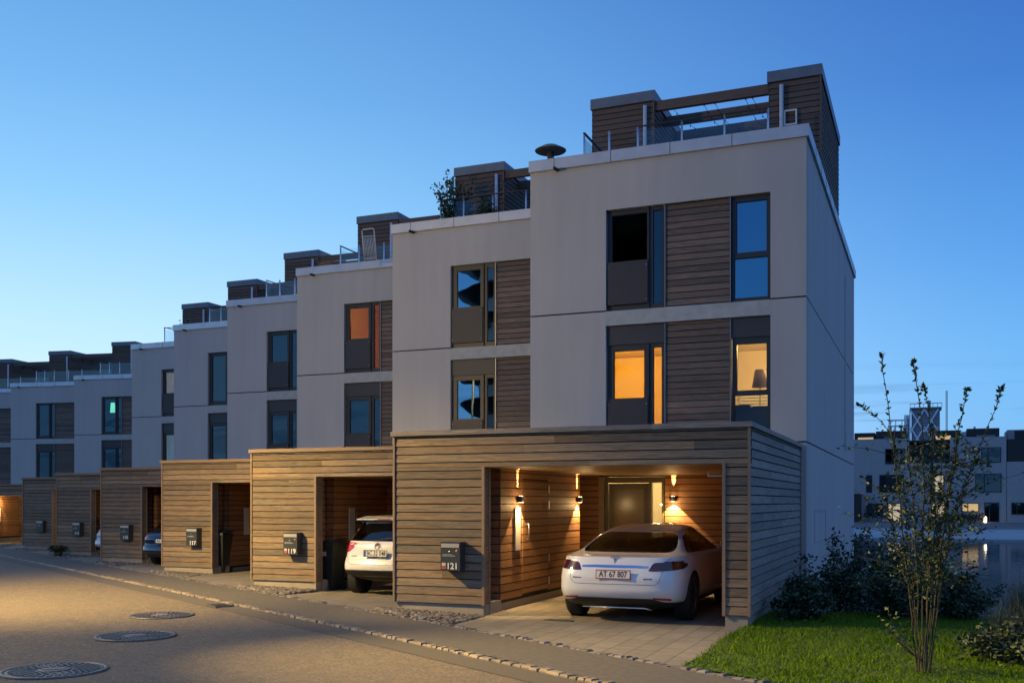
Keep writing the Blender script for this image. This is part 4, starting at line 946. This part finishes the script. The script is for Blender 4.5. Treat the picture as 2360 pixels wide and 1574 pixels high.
bin_('dark wheelie bin with a pale sticker beside the white crossover', (-11.56, 18.15, -.10), 0)
bin_('dark wheelie bin in the empty bay behind mailbox 117', (-16.78, 21.15, -.06), R(10))
M_IRON = mat('cast_iron_cover', (.16, .145, .125), .5, metal=.45, var=.3, scale=30)
def manhole(label, loc, r, rz):
    t = thing('manhole_cover', label, 'manhole cover', loc, rz, 'round cast iron covers in the road')
    MB().lathe([(r, -.02), (r, .012), (r * .92, .014), (r * .905, .004), (r * .9, -.02)], 48).build('frame_ring', M_IRON, t)
    mb = MB().lathe([(r * .895, -.02), (r * .895, .006), (r * .87, .008)], 48); rr = random.Random(1)
    for ring, n in ((.78, 34), (.66, 30), (.54, 24), (.42, 18)):
        for k in range(n):
            a = 2 * math.pi * (k + .5 * (ring * 50 % 2)) / n
            mb.box(-.030, .030, -.018, .018, .008, .016, M=Matrix.Rotation(a, 4, 'Z') @ Matrix.Translation((ring * r, 0, 0)))
    mb.lathe([(r * .30, .008), (r * .30, .015), (r * .27, .017)], 32)
    mb.build('lid', M_IRON, t)
    MB().box(-.10, .10, -.05, .05, .017, .021).build('centre_mark', M_SETT, t)
RZ = -.032
manhole('farthest of the three round iron covers in the road', (-11.25, 12.75, RZ - .01), .50, .3)
manhole('middle of the three round iron covers in the road', (-9.78, 10.59, RZ), .52, .9)
manhole('nearest of the three round iron covers, at the bottom left corner', (-8.58, 8.10, RZ), .54, .5)
def grate(label, loc, rz, w_, h_):
    t = thing('drain_grate', label, 'drain grate', loc, rz); mb = MB(); mb.box(-w_, w_, -h_, -h_ + .02, -.02, .008).box(-w_, w_, h_ - .02, h_, -.02, .008).box(-w_, -w_ + .02, -h_ + .02, h_ - .02, -.02, .008).box(w_ - .02, w_, -h_ + .02, h_ - .02, -.02, .008); mb.build('grate_frame', M_IRON, t)
    mb = MB(); n = 9
    for i in range(n): x = -w_ + .03 + (2 * w_ - .06) * i / (n - 1); mb.box(x - .008, x + .008, -h_ + .02, h_ - .02, -.02, .006)
    mb.build('bars', M_IRON, t); MB().box(-w_ + .02, w_ - .02, -h_ + .02, h_ - .02, -.04, -.021).build('pit', M_JOINT, t)
kd_a = math.atan2(KD.y, KD.x)
grate('iron gully grate in the gutter by the kerb', (-11.3, 14.24, -.022), kd_a, .22, .16)
grate('small drain grate in the paving behind the white liftback', (-5.08, 14.16, .0), 0, .22, .07)

rl = random.Random(11)
def leafcloud(mb, centers, n, size, rnd, up=.3):
    """n leaf quads scattered about (centre, radius vector) clumps."""
    tot = sum(c[2] for c in centers)
    for (cx_, cy_, cz_), (rx, ry, rz_), wt in centers:
        for _ in range(int(n * wt / tot)):
            while True:
                u = Vector((rnd.uniform(-1, 1), rnd.uniform(-1, 1), rnd.uniform(-1, 1)))
                if u.length < 1: break
            leaf(mb, (cx_ + u.x * rx, cy_ + u.y * ry, cz_ + u.z * rz_), size * rnd.uniform(.6, 1.25), rnd)
def leaf(mb, p, s, rnd, d=None):
    d = d or Vector((rnd.uniform(-1, 1), rnd.uniform(-1, 1), rnd.uniform(-.5, .8)))
    d = d.normalized(); sd = d.cross(Vector((rnd.uniform(-1, 1), rnd.uniform(-1, 1), rnd.uniform(.2, 1)))).normalized(); p = Vector(p); nn = d.cross(sd)
    mb.add([p, p + d * s * .45 + sd * s * .28 - nn * s * .06, p + d * s, p + d * s * .45 - sd * s * .28 - nn * s * .06], [(0, 1, 2), (0, 2, 3)])
M_LEAF = mat('shrub_leaf', (.055, .075, .025), .55, island=.5, col2=(.045, .07, .03)); M_LEAFD = mat('bush_leaf', (.026, .055, .022), .5, island=.45)
M_LEAFT = mat('young_tree_leaf', (.045, .075, .022), .55, island=.6); M_BARK = mat('young_bark', (.05, .04, .022), .8, var=.3, scale=20)
t = thing('potted_plant', 'low green plant in a pot at the corner of the carport with mailbox 113', 'potted plant', (-27.75, 26.35, -.11)); t.scale = (.72, .72, .62)
MB().lathe([(.16, 0), (.22, .28), (.19, .28), (.17, .24)], 18).build('pot', mat('dark_pot', (.05, .04, .035), .6), t)
mb = MB(); leafcloud(mb, [((0, 0, .40), (.42, .42, .20), 1)], 420, .15, rl); mb.build('foliage', M_LEAF, t)

# ------------------------------------------------------------------ roof terrace things
def rel(k, x, y, z): return house_pos(k) + Vector((x, y, z))
t = thing('patio_heater', 'mushroom shaped steel patio heater on the roof terrace left of the end house', 'patio heater', (-9.27, 25.2, 8.80))
MB().lathe([(.24, 0), (.24, .7), (.05, .74), (.03, .75)], 20).lathe([(.03, .75), (.03, 1.8)], 12).build('pole', M_STEEL, t)
MB().lathe([(.06, 1.80), (.12, 1.84), (.12, 1.98), (.09, 2.0), (.09, 2.2)], 20).build('burner', M_STEELD, t)
MB().lathe([(.02, 2.26), (.40, 2.22), (.42, 2.24), (.2, 2.36), (.03, 2.40)], 32).build('reflector', M_STEELD, t)
t = thing('garden_bench', 'pale slatted garden bench behind the glass on the end house terrace', 'bench', (-6.95, 21.95, 8.82))
mb = MB(); mb.box(0, 2.5, 0, .05, .68, .74).box(0, 2.5, 0, .05, .48, .54)
for i in range(8): mb.box(.02 + i * .35, .06 + i * .35, 0, .05, .0 if i in (0, 7) else .54, .68)
mb.build('backrest', M_WHITEPIPE, t); MB().box(0, 2.5, .05, .6, .36, .40).build('seat', M_WHITEPIPE, t)
t = thing('garden_chair', 'pale folding garden chair leaning at the terrace edge above the orange lit window', 'chair', (-15.05, 25.75, 8.76))
mb = MB(); mb.tube([(-.2, 0, 0), (-.2, -.16, .86), (-.16, -.17, .9), (.16, -.17, .9), (.2, -.16, .86), (.2, 0, 0)], .018, 8); mb.tube([(-.19, -.13, .7), (.19, -.13, .7)], .014, 6); mb.build('frame', M_WHITEPIPE, t)
mb = MB()
for i in range(7): mb.tube([(-.15 + i * .05, -.12, .66), (-.15 + i * .05, 0, .1)], .010, 6)
mb.tube([(-.19, 0, .08), (.19, 0, .08)], .014, 6); mb.build('slats', M_WHITEPIPE, t)
def terrace_shrub(label, loc, h, r, n, size, mm=None, bush=False, seed=1):
    t = thing('terrace_shrub', label, 'shrub', loc); rr = random.Random(seed)
    MB().lathe([(.18, 0), (.24, .4), (.21, .4)], 16).build('pot', mat('zinc_pot', (.2, .2, .21), .5, metal=.4), t)
    mb = MB(); st = MB(); cl = []
    for i in range(9):
        a = rr.uniform(0, 6.28); q = rr.uniform(.2, 1) * r; top = Vector((q * math.cos(a), q * math.sin(a), rr.uniform(.6, 1) * h))
        st.tube([(0, 0, .35), (top.x * .4, top.y * .4, top.z * .6), tuple(top)], [.012, .009, .004], 5)
        for j in range(int(n / 9)):
            f = rr.uniform(.3, 1.02); leaf(mb, (top.x * f + rr.uniform(-.1, .1), top.y * f + rr.uniform(-.1, .1), .35 + (top.z - .35) * f + rr.uniform(-.06, .06)), size * rr.uniform(.6, 1.2), rr)
    if not bush: st.build('stem', M_BARK, t)
    mb.build('foliage', mm or M_LEAFD, t); return t
terrace_shrub('open leafy shrub at the left corner of the glass terrace over mailbox 119', (-12.0, 24.6, 8.78), 1.8, .58, 560, .115, seed=4)
terrace_shrub('dense conifer shrub before the roof hut over the sky mirroring windows', (-11.9, 25.2, 8.78), 1.95, .42, 1100, .09, bush=True, seed=5)
terrace_shrub('low dark shrub behind the terrace glass near the patio heater', (-10.9, 24.6, 8.78), .95, .55, 800, .09, bush=True, seed=6)
terrace_shrub('small leafy shrub seen under the pergola of the end house', (-4.05, 23.6, 8.82), 1.5, .42, 260, .13, seed=8)
terrace_shrub('thin shrub behind the railing over the house with pale blinds', (-31.8, 37.6, 8.66), 1.5, .5, 120, .14, seed=9)
terrace_shrub('low shrub on the terrace over the one tall curtained window', (-26.2, 33.9, 8.7), 1.25, .4, 160, .14, seed=10)
# light string over the pergola of the end house
t = thing('light_string', 'thin sagging light strings across the pergola beams of the end house', 'string lights', rel(0, 0, 0, 0)); mb = MB()
for x0, x1, s_ in ((2.35, 2.75, .1), (3.1, 3.35, .2), (3.35, 3.6, .2), (4.05, 4.3, .25), (4.2, 4.5, .22)):
    P = [(x0 + (x1 - x0) * q / 16, 2.9 + 2.1 * q / 16, 10.98 - s_ * 4 * (q / 16) * (1 - q / 16)) for q in range(17)]
    mb.tube(P, .006, 4)
    for p in P[1::2]: mb.lathe([(.004, -.05), (.014, -.035), (.008, 0)], 6, M=Matrix.Translation(p))
mb.build('cable', M_BLACK, t)
M_BULB = mat('white_bulb', (1, 1, 1), .4, emit=(1, .88, .72), estr=9)
for i, (x, lb) in enumerate(((2.62, 'left one of two white globe lamps under the pergola over mailbox 115'), (3.90, 'right one of two white globe lamps under the pergola over mailbox 115'))):
    t = thing('globe_lamp', lb, 'lamp', rel(3, x, 3.4, 10.36), 0, 'globe lamps under a pergola'); MB().lathe([(.02, -.13), (.09, -.09), (.125, 0), (.09, .09), (.02, .13)], 16).build('globe', M_BULB, t)
    MB().tube([(0, 0, .13), (0, 0, .52)], .006, 5).build('cord', M_BLACK, t); light('globe_light', 'POINT', t, (0, 0, -.25), (1, .8, .55), 10, shadow_soft_size=.1)
t = thing('table_lamp', 'green glowing lamp in the upper window of the far row house', 'lamp', rel(6, 2.25, .62, 6.95)); MB().lathe([(.19, 0), (.15, .55)], 16).build('lamp_shade', mat('green_shade', (.2, .7, .5), .6, emit=(.16, .75, .5), estr=.9), t); MB().tube([(0, 0, -1.27), (0, 0, .02)], .02, 6).build('stem', M_BLACK, t)

# ------------------------------------------------------------------ lawn, bushes, young tree, grasses
M_LAWN = mat('lawn_turf', (.05, .09, .004), .95, var=.4, scale=9, bump=.01)
def lawn_edge(y): return -2.42 + .03 * math.sin(y * 2.3)
mb = MB(); pts = []
ys = [10.62 + i * .3 for i in range(18)]
front = [(x, KP.y + KD.y * ((x - KP.x - KN.x * 1.33) / KD.x) + KN.y * 1.33) for x in [-2.35 + i * .5 for i in range(24)]]
poly = [(lawn_edge(y), y) for y in ys[::-1]] + front + [(front[-1][0], 16.8)] + [(-2.2, 16.8)]
mb.add([(x, y, .012) for x, y in poly], [tuple(range(len(poly)))]); tag(mb.build('lawn', M_LAWN), kind='structure')
M_BLADE = mat('grass_blade', (.12, .21, .004), .8, island=.5, spec=.05)
mb = MB(); rg = random.Random(2); cnt = 0
while cnt < 90000:
    y = 8.2 + 8.6 * rg.random() ** 1.35; x = rg.uniform(-2.5, 3.2)
    if x < lawn_edge(y) + rg.uniform(-.06, .03): continue
    s_ = (x - KP.x - KN.x * 1.3) / KD.x; ye = KP.y + KD.y * s_ + KN.y * 1.3
    if y < ye + rg.uniform(-.05, .02): continue
    cl = math.sin(x * 3.1 + 1.7 * math.sin(y * 2.3)) * math.sin(y * 3.7 + math.sin(x * 2.9)); h = rg.uniform(.022, .046) * (1 + .35 * cl); a = rg.uniform(0, 6.28); wd = rg.uniform(.003, .0055)
    lx, ly = rg.gauss(0, .02), rg.gauss(0, .02); ca, sa = math.cos(a) * wd, math.sin(a) * wd
    mb.v += [(x - ca, y - sa, .01), (x + ca, y + sa, .01), (x + lx, y + ly, .01 + h)]; o = len(mb.v) - 3; mb.f.append((o, o + 1, o + 2)); mb.m.append(0); mb.sm.append(False); cnt += 1
tag(mb.build('lawn_grass', M_BLADE), 'short bright green lawn grass in front of the bushes', 'grass', kind='stuff')
def bush(label, loc, r, h, n, size, seed, mm=None):
    t = thing('bush', label, 'bush', loc, 0, 'dark bushes along the gable and the canal'); rr = random.Random(seed); st = MB(); mb = MB()
    for i in range(int(20 * r / .6)):
        a = rr.uniform(0, 6.28); q = r * rr.uniform(.15, 1); top = Vector((q * math.cos(a) * 1.15, q * math.sin(a) * 1.15, h * rr.choice((rr.uniform(.45, .9), rr.uniform(.7, 1.25))) * (1 - .45 * (q / r) ** 2)))
        mid = Vector((top.x * .45, top.y * .45, top.z * .6)); st.tube([(top.x * .1, top.y * .1, 0), tuple(mid), tuple(top)], [.010, .007, .003], 5)
        for j in range(int(n / 17 * .6 / r)):
            f = rr.random() ** .75; p = (mid * (1 - (f - .35) / .65) + top * ((f - .35) / .65)) if f > .35 else mid * (f / .35)
            sp_ = .17 * (1.15 - f * .85); leaf(mb, p + Vector((rr.gauss(0, sp_), rr.gauss(0, sp_), rr.gauss(0, sp_ * .7))), size * rr.uniform(.6, 1.25), rr)
    st.build('stem', M_BARK, t); mb.build('foliage', mm or M_LEAFD, t); return t
B = [(-1.72, 15.6, .42, .55, 'low bush at the front corner of the timber side wall'), (-1.45, 17.1, .62, .95, 'bush against the middle of the timber side wall'), (-1.30, 19.2, .7, 1.55, 'tall bush where the timber wall meets the gable'), (-.6, 17.9, .75, 1.25, 'broad bush in front of the plaster gable'), (-.15, 20.8, .8, 1.85, 'leafy bush beside the gable, standing before the water'), (.10, 18.4, .7, 1.15, 'dark bush behind and left of the young tree'), (.55, 20.5, .7, 1.45, 'dark bush right behind the young tree stems'), (-.45, 16.3, .6, .62, 'low dark bush at the back edge of the lawn'), (.35, 16.6, .6, .60, 'low dark bush behind the foot of the young tree'), (-.9, 24.0, .9, 2.1, 'far bush at the gable corner by the canal')]
B.append((-41.0, 33.0, .8, .5, 'low dark bush before the orange lit far bay'))
for i, (x, y, r, h, lb) in enumerate(B): bush(lb, (x, y, bank(y) if x > -3 else gz(x)), r, h, 1500, .085, 30 + i)
# young multi-stemmed tree
t = thing('young_tree', 'slender multi stemmed young tree on the lawn with leafy upright tips', 'tree', (-.05, 11.23, 0)); rt = random.Random(9)
fol = MB(); twg = MB()
def px(x, y, d): lat = (x - 1180) * d / 2337; return Vector((-math.sin(YAW) * d + math.cos(YAW) * lat + .05, math.cos(YAW) * d + math.sin(YAW) * lat - 11.23, 1.75 + (1157 - y) * d / 2337))
TIPS = [((2112, 1560), (2095, 1350), (2065, 1080), (2030, 815), 10.4, 1), ((2125, 1560), (2128, 1350), (2128, 1050), (2105, 835), 10.5, 1), ((2132, 1560), (2140, 1300), (2150, 1050), (2127, 890), 10.3, .9), ((2140, 1560), (2165, 1300), (2200, 1050), (2228, 898), 10.35, .9), ((2146, 1560), (2175, 1300), (2240, 1080), (2312, 892), 10.55, .8),
        ((2118, 1560), (2100, 1300), (2060, 1020), (1980, 932), 10.6, .5), ((2128, 1560), (2142, 1330), (2165, 1150), (2175, 1000), 10.2, .7), ((2136, 1560), (2155, 1300), (2185, 1130), (2205, 1010), 10.6, .7), ((2120, 1560), (2112, 1300), (2100, 1120), (2085, 985), 10.25, .7), ((2142, 1560), (2170, 1350), (2195, 1200), (2250, 1060), 10.2, .6), ((2122, 1560), (2105, 1400), (2070, 1260), (2040, 1150), 10.55, .5), ((2134, 1560), (2150, 1390), (2160, 1250), (2150, 1120), 10.5, .6)]
for (a, b, c, d_, dep, sz) in TIPS:
    P = [px(*a, dep), px(*b, dep), px(*c, dep), px(*d_, dep)]; P[0].z = 0
    pts = [Vector(q) for q in catmull([tuple(p) for p in P], 7)]; n = len(pts)
    pts = [p + Vector((rt.gauss(0, .006), rt.gauss(0, .006), 0)) for p in pts]
    MB().tube(pts, [.0100 * sz * (1 - .78 * i / (n - 1)) + .001 for i in range(n)], 7).build('stem', M_BARK, t)
    for i in range(n - 1):
        f = i / (n - 1); z = pts[i].z
        dens = (9 if f > .72 else (3 if .55 < f < .72 else 0)) if d_[1] < 960 else 0
        if f > .9: dens += 7
        if z > .7 and z < 2.4: dens += 9
        elif z < .75: dens += 1
        for _ in range(int(dens * rt.uniform(.5, 1.4))):
            p = pts[i].lerp(pts[i + 1], rt.random()); leaf(fol, p, rt.uniform(.03, .062), rt, (pts[i + 1] - pts[i]).normalized() + Vector((rt.gauss(0, .8), rt.gauss(0, .8), rt.gauss(0, .5))))
        if .8 < z < 2.3:      # side twig
            for _ in range(rt.choice((1, 2, 2))):
                tw = pts[i] + Vector((rt.gauss(0, .26), rt.gauss(0, .2), rt.uniform(.0, .32)))
                twg.tube([pts[i], pts[i].lerp(tw, .5) + Vector((0, 0, .02)), tw], [.004, .003, .0015], 4)
                for _ in range(11): leaf(fol, pts[i].lerp(tw, rt.uniform(.2, 1.05)) + Vector((rt.gauss(0, .03), rt.gauss(0, .03), rt.gauss(0, .03))), rt.uniform(.03, .065), rt)
fol.build('foliage', M_LEAFT, t); twg.build('twigs', M_BARK, t)
mb = MB(); st = MB(); rr = random.Random(77)
for _ in range(7):
    a = rr.uniform(2.4, 3.9); q = Vector((math.cos(a) * rr.uniform(.15, .45), math.sin(a) * .3, rr.uniform(.25, .75))); st.tube([(0, 0, .1), tuple(q * .6), tuple(q)], [.005, .004, .002], 4)
    for _ in range(9): leaf(mb, q * rr.uniform(.75, 1.05) + Vector((rr.gauss(0, .04), rr.gauss(0, .04), rr.gauss(0, .03))), rr.uniform(.04, .075), rr)
st.build('twig', M_BARK, t); mb.build('low_leaves', M_LEAF, t)
# ornamental grasses at the right edge
M_REED = mat('reed_blade', (.055, .075, .05), .6, island=.4)
GR = [(1.05, 12.6, .8, 'arching tuft of tall grass at the right edge, nearest the viewer'), (1.45, 13.6, .95, 'arching tuft of tall grass second from the viewer at the right edge'), (1.05, 14.6, .9, 'tuft of tall grass just right of the young tree'), (1.75, 15.2, 1.05, 'tall grass tuft before the water at the right edge'), (.8, 13.4, .6, 'small grass tuft between the young tree and the tall tufts'), (1.35, 16.6, .8, 'far grass tuft along the canal bank')]
for i, (x, y, h, lb) in enumerate(GR):
    t = thing('grass_tuft', lb, 'grass tuft', (x, y, 0), 0, 'ornamental grass tufts at the right edge'); mb = MB(); rr = random.Random(60 + i)
    for _ in range(480):
        a = rr.uniform(0, 6.28); ln = h * rr.uniform(.5, 1.1); out = rr.uniform(.05, .6) * ln; b0 = Vector((rr.gauss(0, .07), rr.gauss(0, .07), 0)); dr = Vector((math.cos(a), math.sin(a), 0)); sd = Vector((-dr.y, dr.x, 0)) * rr.uniform(.003, .0055)
        prev = None
        for k in range(5):
            f = k / 4; p = b0 + dr * out * f ** 1.7 + Vector((0, 0, ln * (f - .30 * f ** 3 * (out / ln) * 2))); wv = sd * (1 - f * .9)
            mb.v += [tuple(p - wv), tuple(p + wv)]
            if k: o = len(mb.v) - 4; mb.f.append((o, o + 1, o + 3, o + 2)); mb.m.append(0); mb.sm.append(False)
    mb.build('blades', M_REED, t)
for i, (x, y, r, h, lb) in enumerate([(1.2, 11.95, .42, .42, 'low leafy plant at the right edge of the lawn'), (.72, 12.3, .4, .4, 'low leafy plant right of the young tree foot'), (2.15, 13.9, .45, 1.0, 'upright leafy bush at the right picture edge before the water'), (1.3, 12.9, .5, .5, 'low leafy plant among the tall grass tufts')]): bush(lb, (x, y, 0), r, h, 900, .07, 80 + i, M_LEAF)

# ------------------------------------------------------------------ across the canal
M_BRICK = mat('pale_brick', (.37, .35, .35), .9, var=.16, scale=3.5, stretch=(1, 1, 3.2), detail=9); M_DARKCL = mat('dark_cladding', (.018, .018, .02), .6)
M_WINF = glassmat('far_window_glass', (.25, .3, .32), f0=.10, refl=(.6, .9, 1)); M_WARMW = mat('far_lit_room', (1, .7, .3), .8, emit=(1, .60, .20), estr=.5); M_WARMW2 = mat('far_lit_room_pale', (1, .8, .5), .8, emit=(1, .72, .36), estr=.42)
YB = 110; GZ = -.24
def far_win(t, x0, x1, z0, z1, kind='d', mull=(.35,)):
    fr = MB(); fr.box(x0, x1, YB - .05, YB + .05, z0, z0 + .07).box(x0, x1, YB - .05, YB + .05, z1 - .07, z1).box(x0, x0 + .07, YB - .05, YB + .05, z0 + .07, z1 - .07).box(x1 - .07, x1, YB - .05, YB + .05, z0 + .07, z1 - .07)
    for q in mull: xm = x0 + (x1 - x0) * q; fr.box(xm - .04, xm + .04, YB - .05, YB + .05, z0 + .07, z1 - .07)
    f = fr.build('window', M_DARKCL, t)
    MB().box(x0 + .07, x1 - .07, YB + .0, YB + .02, z0 + .07, z1 - .07).build('pane', {'d': M_WINF, 'w': M_WARMW, 'p': M_WARMW2}[kind], f)
    if kind == 'd': MB().box(x0 + .07, x1 - .07, YB + .06, YB + .08, z0 + .07, z1 - .07).build('curtain', M_FARCUR, f)
M_FARCUR = mat('far_curtain', (.025, .075, .085), .9, var=.6, scale=.8, stretch=(3, 1, .3))
def wall_with_holes(x0, x1, z0, z1, holes, y0, y1):
    mb = MB(); xs = sorted({x0, x1} | {v for h in holes for v in h[:2]}); zs = sorted({z0, z1} | {v for h in holes for v in h[2:]})
    for c, d in zip(zs[:-1], zs[1:]):
        run = None
        for a, b in zip(xs[:-1], xs[1:]):
            hole = any(h[0] < (a + b) / 2 < h[1] and h[2] < (c + d) / 2 < h[3] for h in holes)
            if hole:
                if run: mb.box(run[0], run[1], y0, y1, c, d); run = None
            else: run = (run[0], b) if run else (a, b)
        if run: mb.box(run[0], run[1], y0, y1, c, d)
    return mb
WN = [(-4.17, -2.28, 5.62, 7.17, 'd'), (4.72, 6.48, 5.64, 7.14, 'd'), (-6.0, -5.42, 2.74, 4.52, 'd'), (-4.73, -2.35, 2.73, 4.54, 'd'), (.37, 1.35, 2.76, 4.46, 'p'), (4.19, 6.52, 2.74, 4.56, 'd'), (-6.0, -4.34, .34, 1.64, 'd'), (-3.95, -2.63, GZ + .05, 1.64, 'p'), (.1, 1.47, .3, 1.64, 'p'), (2.97, 4.52, .8, 1.67, 'w'), (4.99, 6.32, GZ + .05, 1.72, 'd')]
LOG = (-1.9, 1.89, 5.66, 8.19)
t = thing('canal_house', 'pale brick house with dark penthouses and lit windows across the canal', 'house', (0, 0, 0), 0, 'brick houses across the canal')
wall_with_holes(-14, 6.95, GZ, 8.16, [w_[:4] for w_ in WN] + [LOG], YB, YB + .3).build('wall', M_BRICK, t)
MB().box(-14, 6.95, YB + 3.1, YB + 10, GZ, 8.0).build('rear_wall', M_DARKCL, t)
MB().box(-14, 6.95, YB + .31, YB + 3.09, 7.8, 8.0).box(-14, 6.95, YB + .31, YB + 3.09, 4.9, 5.1).box(-14, 6.95, YB + .31, YB + 3.09, 2.0, 2.2).build('floor_slab', M_DARKCL, t)
for w_ in WN: far_win(t, *w_[:4], kind=w_[4], mull=() if w_[1] - w_[0] < 1 else (.35,))
lg = MB().box(LOG[0], LOG[1], YB + 1.5, YB + 1.6, 5.66, 8.0).box(LOG[0], LOG[1], YB + .05, YB + .1, 5.66, 6.1).build('loggia', M_DARKCL, t)
MB().box(.1, .8, YB + 1.42, YB + 1.48, 5.8, 7.1).box(.95, 1.61, YB + 1.42, YB + 1.48, 5.8, 7.1).build('loggia_window', M_FARCUR, lg)
for x0, x1, z1, wx0, wx1, k in ((-7.2, -5.2, 8.9, -6.84, -5.34, 'w'), (-5.1, -2.14, 9.03, -4.27, -2.99, 'd'), (.24, 2.9, 8.95, .58, 1.98, 'w'), (3.45, 6.39, 9.07, 4.32, 5.99, 'd')):
    b = MB().box(x0, x1, YB + .8, YB + 6, 8.0, z1).build('penthouse', M_DARKCL, t)
    MB().box(wx0, wx1, YB + .74, YB + .79, 8.05, 8.42).build('penthouse_window', M_WARMW if k == 'w' else M_WINF, b)
MB().box(2.95, 3.4, YB + 1.2, YB + 2, 8.0, 8.8).box(-4.6, -4.4, YB + 2, YB + 2.2, 9.03, 9.3).box(4.1, 4.3, YB + 2, YB + 2.2, 9.07, 9.35).build('chimney', M_ZINC, t)
t = thing('canal_house', 'right hand brick house across the canal with a dark balcony box', 'house', (0, 0, 0), 0, 'brick houses across the canal')
W2 = [(7.4, 8.75, .56, 1.72, 'd'), (9.6, 12, 2.74, 4.5, 'd'), (9.6, 12, .4, 1.7, 'w')]
wall_with_holes(6.99, 22, GZ, 5.7, [w_[:4] for w_ in W2], YB + .02, YB + .3).build('wall', M_BRICK, t)
for w_ in W2: far_win(t, *w_[:4], kind=w_[4])
MB().box(7.0, 22, YB + .32, YB + 8, GZ, 5.6).build('rear_wall', M_DARKCL, t)
MB().box(7.05, 10, YB + .02, YB + 3, 5.72, 7.9).build('balcony_box', M_DARKCL, t); MB().box(7.25, 12, YB + 3.1, YB + 8, 5.6, 9.0).build('penthouse', M_BRICK, t); MB().box(7.9, 12, YB + 3.02, YB + 3.09, 8.0, 8.9).build('penthouse_window', M_DARKCL, t)
t = thing('canal_house', 'dark clad neighbour house peeking out beside the gable across the canal', 'house', (0, 0, 0), 0, 'brick houses across the canal')
MB().box(-7.6, -6.45, YB - 1.6, YB - .03, GZ, 2.6).build('wall', M_DARKCL, t)
# things on the far promenade
M_FARCH = mat('dark_furniture', (.02, .02, .022), .6)
for i, x in enumerate((-5.9, -5.1, -4.3)):
    t = thing('quay_chair', ['left one', 'middle one', 'right one'][i] + ' of three dark chairs before the brick house across the canal', 'chair', (x, YB - 1.2, GZ), 0, 'chairs on the far quay')
    MB().box(-.25, .25, -.25, .25, .42, .48).build('seat', M_FARCH, t); MB().box(-.25, .25, .2, .25, .48, .95).build('backrest', M_FARCH, t)
    for a in (-.22, .22):
        for b in (-.22, .22): MB().box(a - .02, a + .02, b - .02, b + .02, 0, .42).build('leg', M_FARCH, t)
t = thing('hedge', 'dark clipped hedge before the lit window across the canal', 'hedge', (2.9, YB - .9, GZ)); mb = MB(); rh = random.Random(8)
leafcloud(mb, [((x * .35, 0, .45), (.4, .3, .5), 1) for x in range(-4, 6)], 2200, .16, rh); mb.build('foliage', M_LEAFD, t)
t = thing('garden_lantern', 'small glowing lantern by the dark doorway across the canal', 'lantern', (5.05, YB - .7, GZ)); MB().lathe([(.10, 0), (.13, .1), (.13, .5), (.05, .6)], 10).build('glow', mat('lantern_glow', (1, .9, .7), .5, emit=(1, .85, .6), estr=6), t)
# tower under construction and mast far behind
YT = 260
M_TOW = mat('tower_concrete', (.22, .24, .28), .9); M_TOWL = mat('tower_brace', (.75, .78, .82), .8)
t = thing('tower_building', 'distant tower with pale diagonal bracing rising behind the brick house', 'tower', (0, YT, 0))
MB().box(-4.0, 2.3, .6, 8, 0, 24.0).build('core', M_TOW, t)
mb = MB()
for x0 in (-4.2, -1.1):
    for z0 in (10, 14.2, 18.4):
        for a, b in (((x0, z0), (x0 + 3.1, z0 + 5.4)), ((x0 + 3.1, z0), (x0, z0 + 5.4))): mb.tube([(a[0], .3, a[1]), (b[0], .3, b[1])], .20, 5)
mb.tube([(-4.3, .3, 6), (-4.3, .3, 24)], .16, 5).tube([(-5.2, .3, 6), (-5.2, .3, 22.5)], .22, 5); mb.build('bracing', M_TOWL, t)
mb = MB(); mb.box(-4.3, 2.7, .0, 8, 24.0, 24.3)
for i in range(8): mb.box(-4.3 + i, -4.2 + i, 0, .1, 24.3, 25.2)
mb.box(-4.3, 2.8, 0, .1, 25.1, 25.25).box(-.4, .3, 2, 3, 24.3, 26); mb.build('roof_rail', M_TOW, t)
mb = MB()
for z in (16, 18, 20, 21.4): mb.box(-9.2, -4.5, .5, 3, z, z + .18)
for x in (-9.1, -7.6, -6.2, -4.8): mb.box(x, x + .2, .5, .7, 6, 21.4)
for i in range(3): mb.tube([(-9 + i * 1.5, .6, 16), (-7.6 + i * 1.5, .6, 20)], .12, 5)
mb.box(-5.6, -4.4, .5, 3, 6, 22.6); mb.build('scaffold', M_TOWL, t)
t = thing('lattice_mast', 'thin lattice mast standing right of the distant tower', 'mast', (3.76, YT, 0)); mb = MB()
for sx in (-.16, .16):
    for sy in (-.16, .16): mb.tube([(sx, sy, 0), (sx, sy, 28)], .05, 4)
for i in range(46): z = 5 + i * .5; mb.tube([(-.16, -.16, z), (.16, -.16, z + .5)], .035, 4); mb.tube([(.16, -.16, z), (-.16, -.16, z + .5)], .035, 4)
mb.build('lattice', M_TOW, t)

# round tower behind the camera, mirrored in the windows over mailbox 119
t = thing('round_tower', 'round tower with flaring balcony rims, mirrored in the windows over mailbox 119', 'tower', (-38.0, -57.5, 0))
MB().lathe([(8.2, 0), (8.2, 44)], 48).build('wall', mat('tower_plaster', (.55, .56, .58), .7), t)
for z in range(3, 44, 3):
    m = MB().lathe([(8.25, z - .7), (10.4, z + .1), (10.4, z + .22), (8.25, z + .25)], 48).build('balcony_rim', M_BLACK, t)
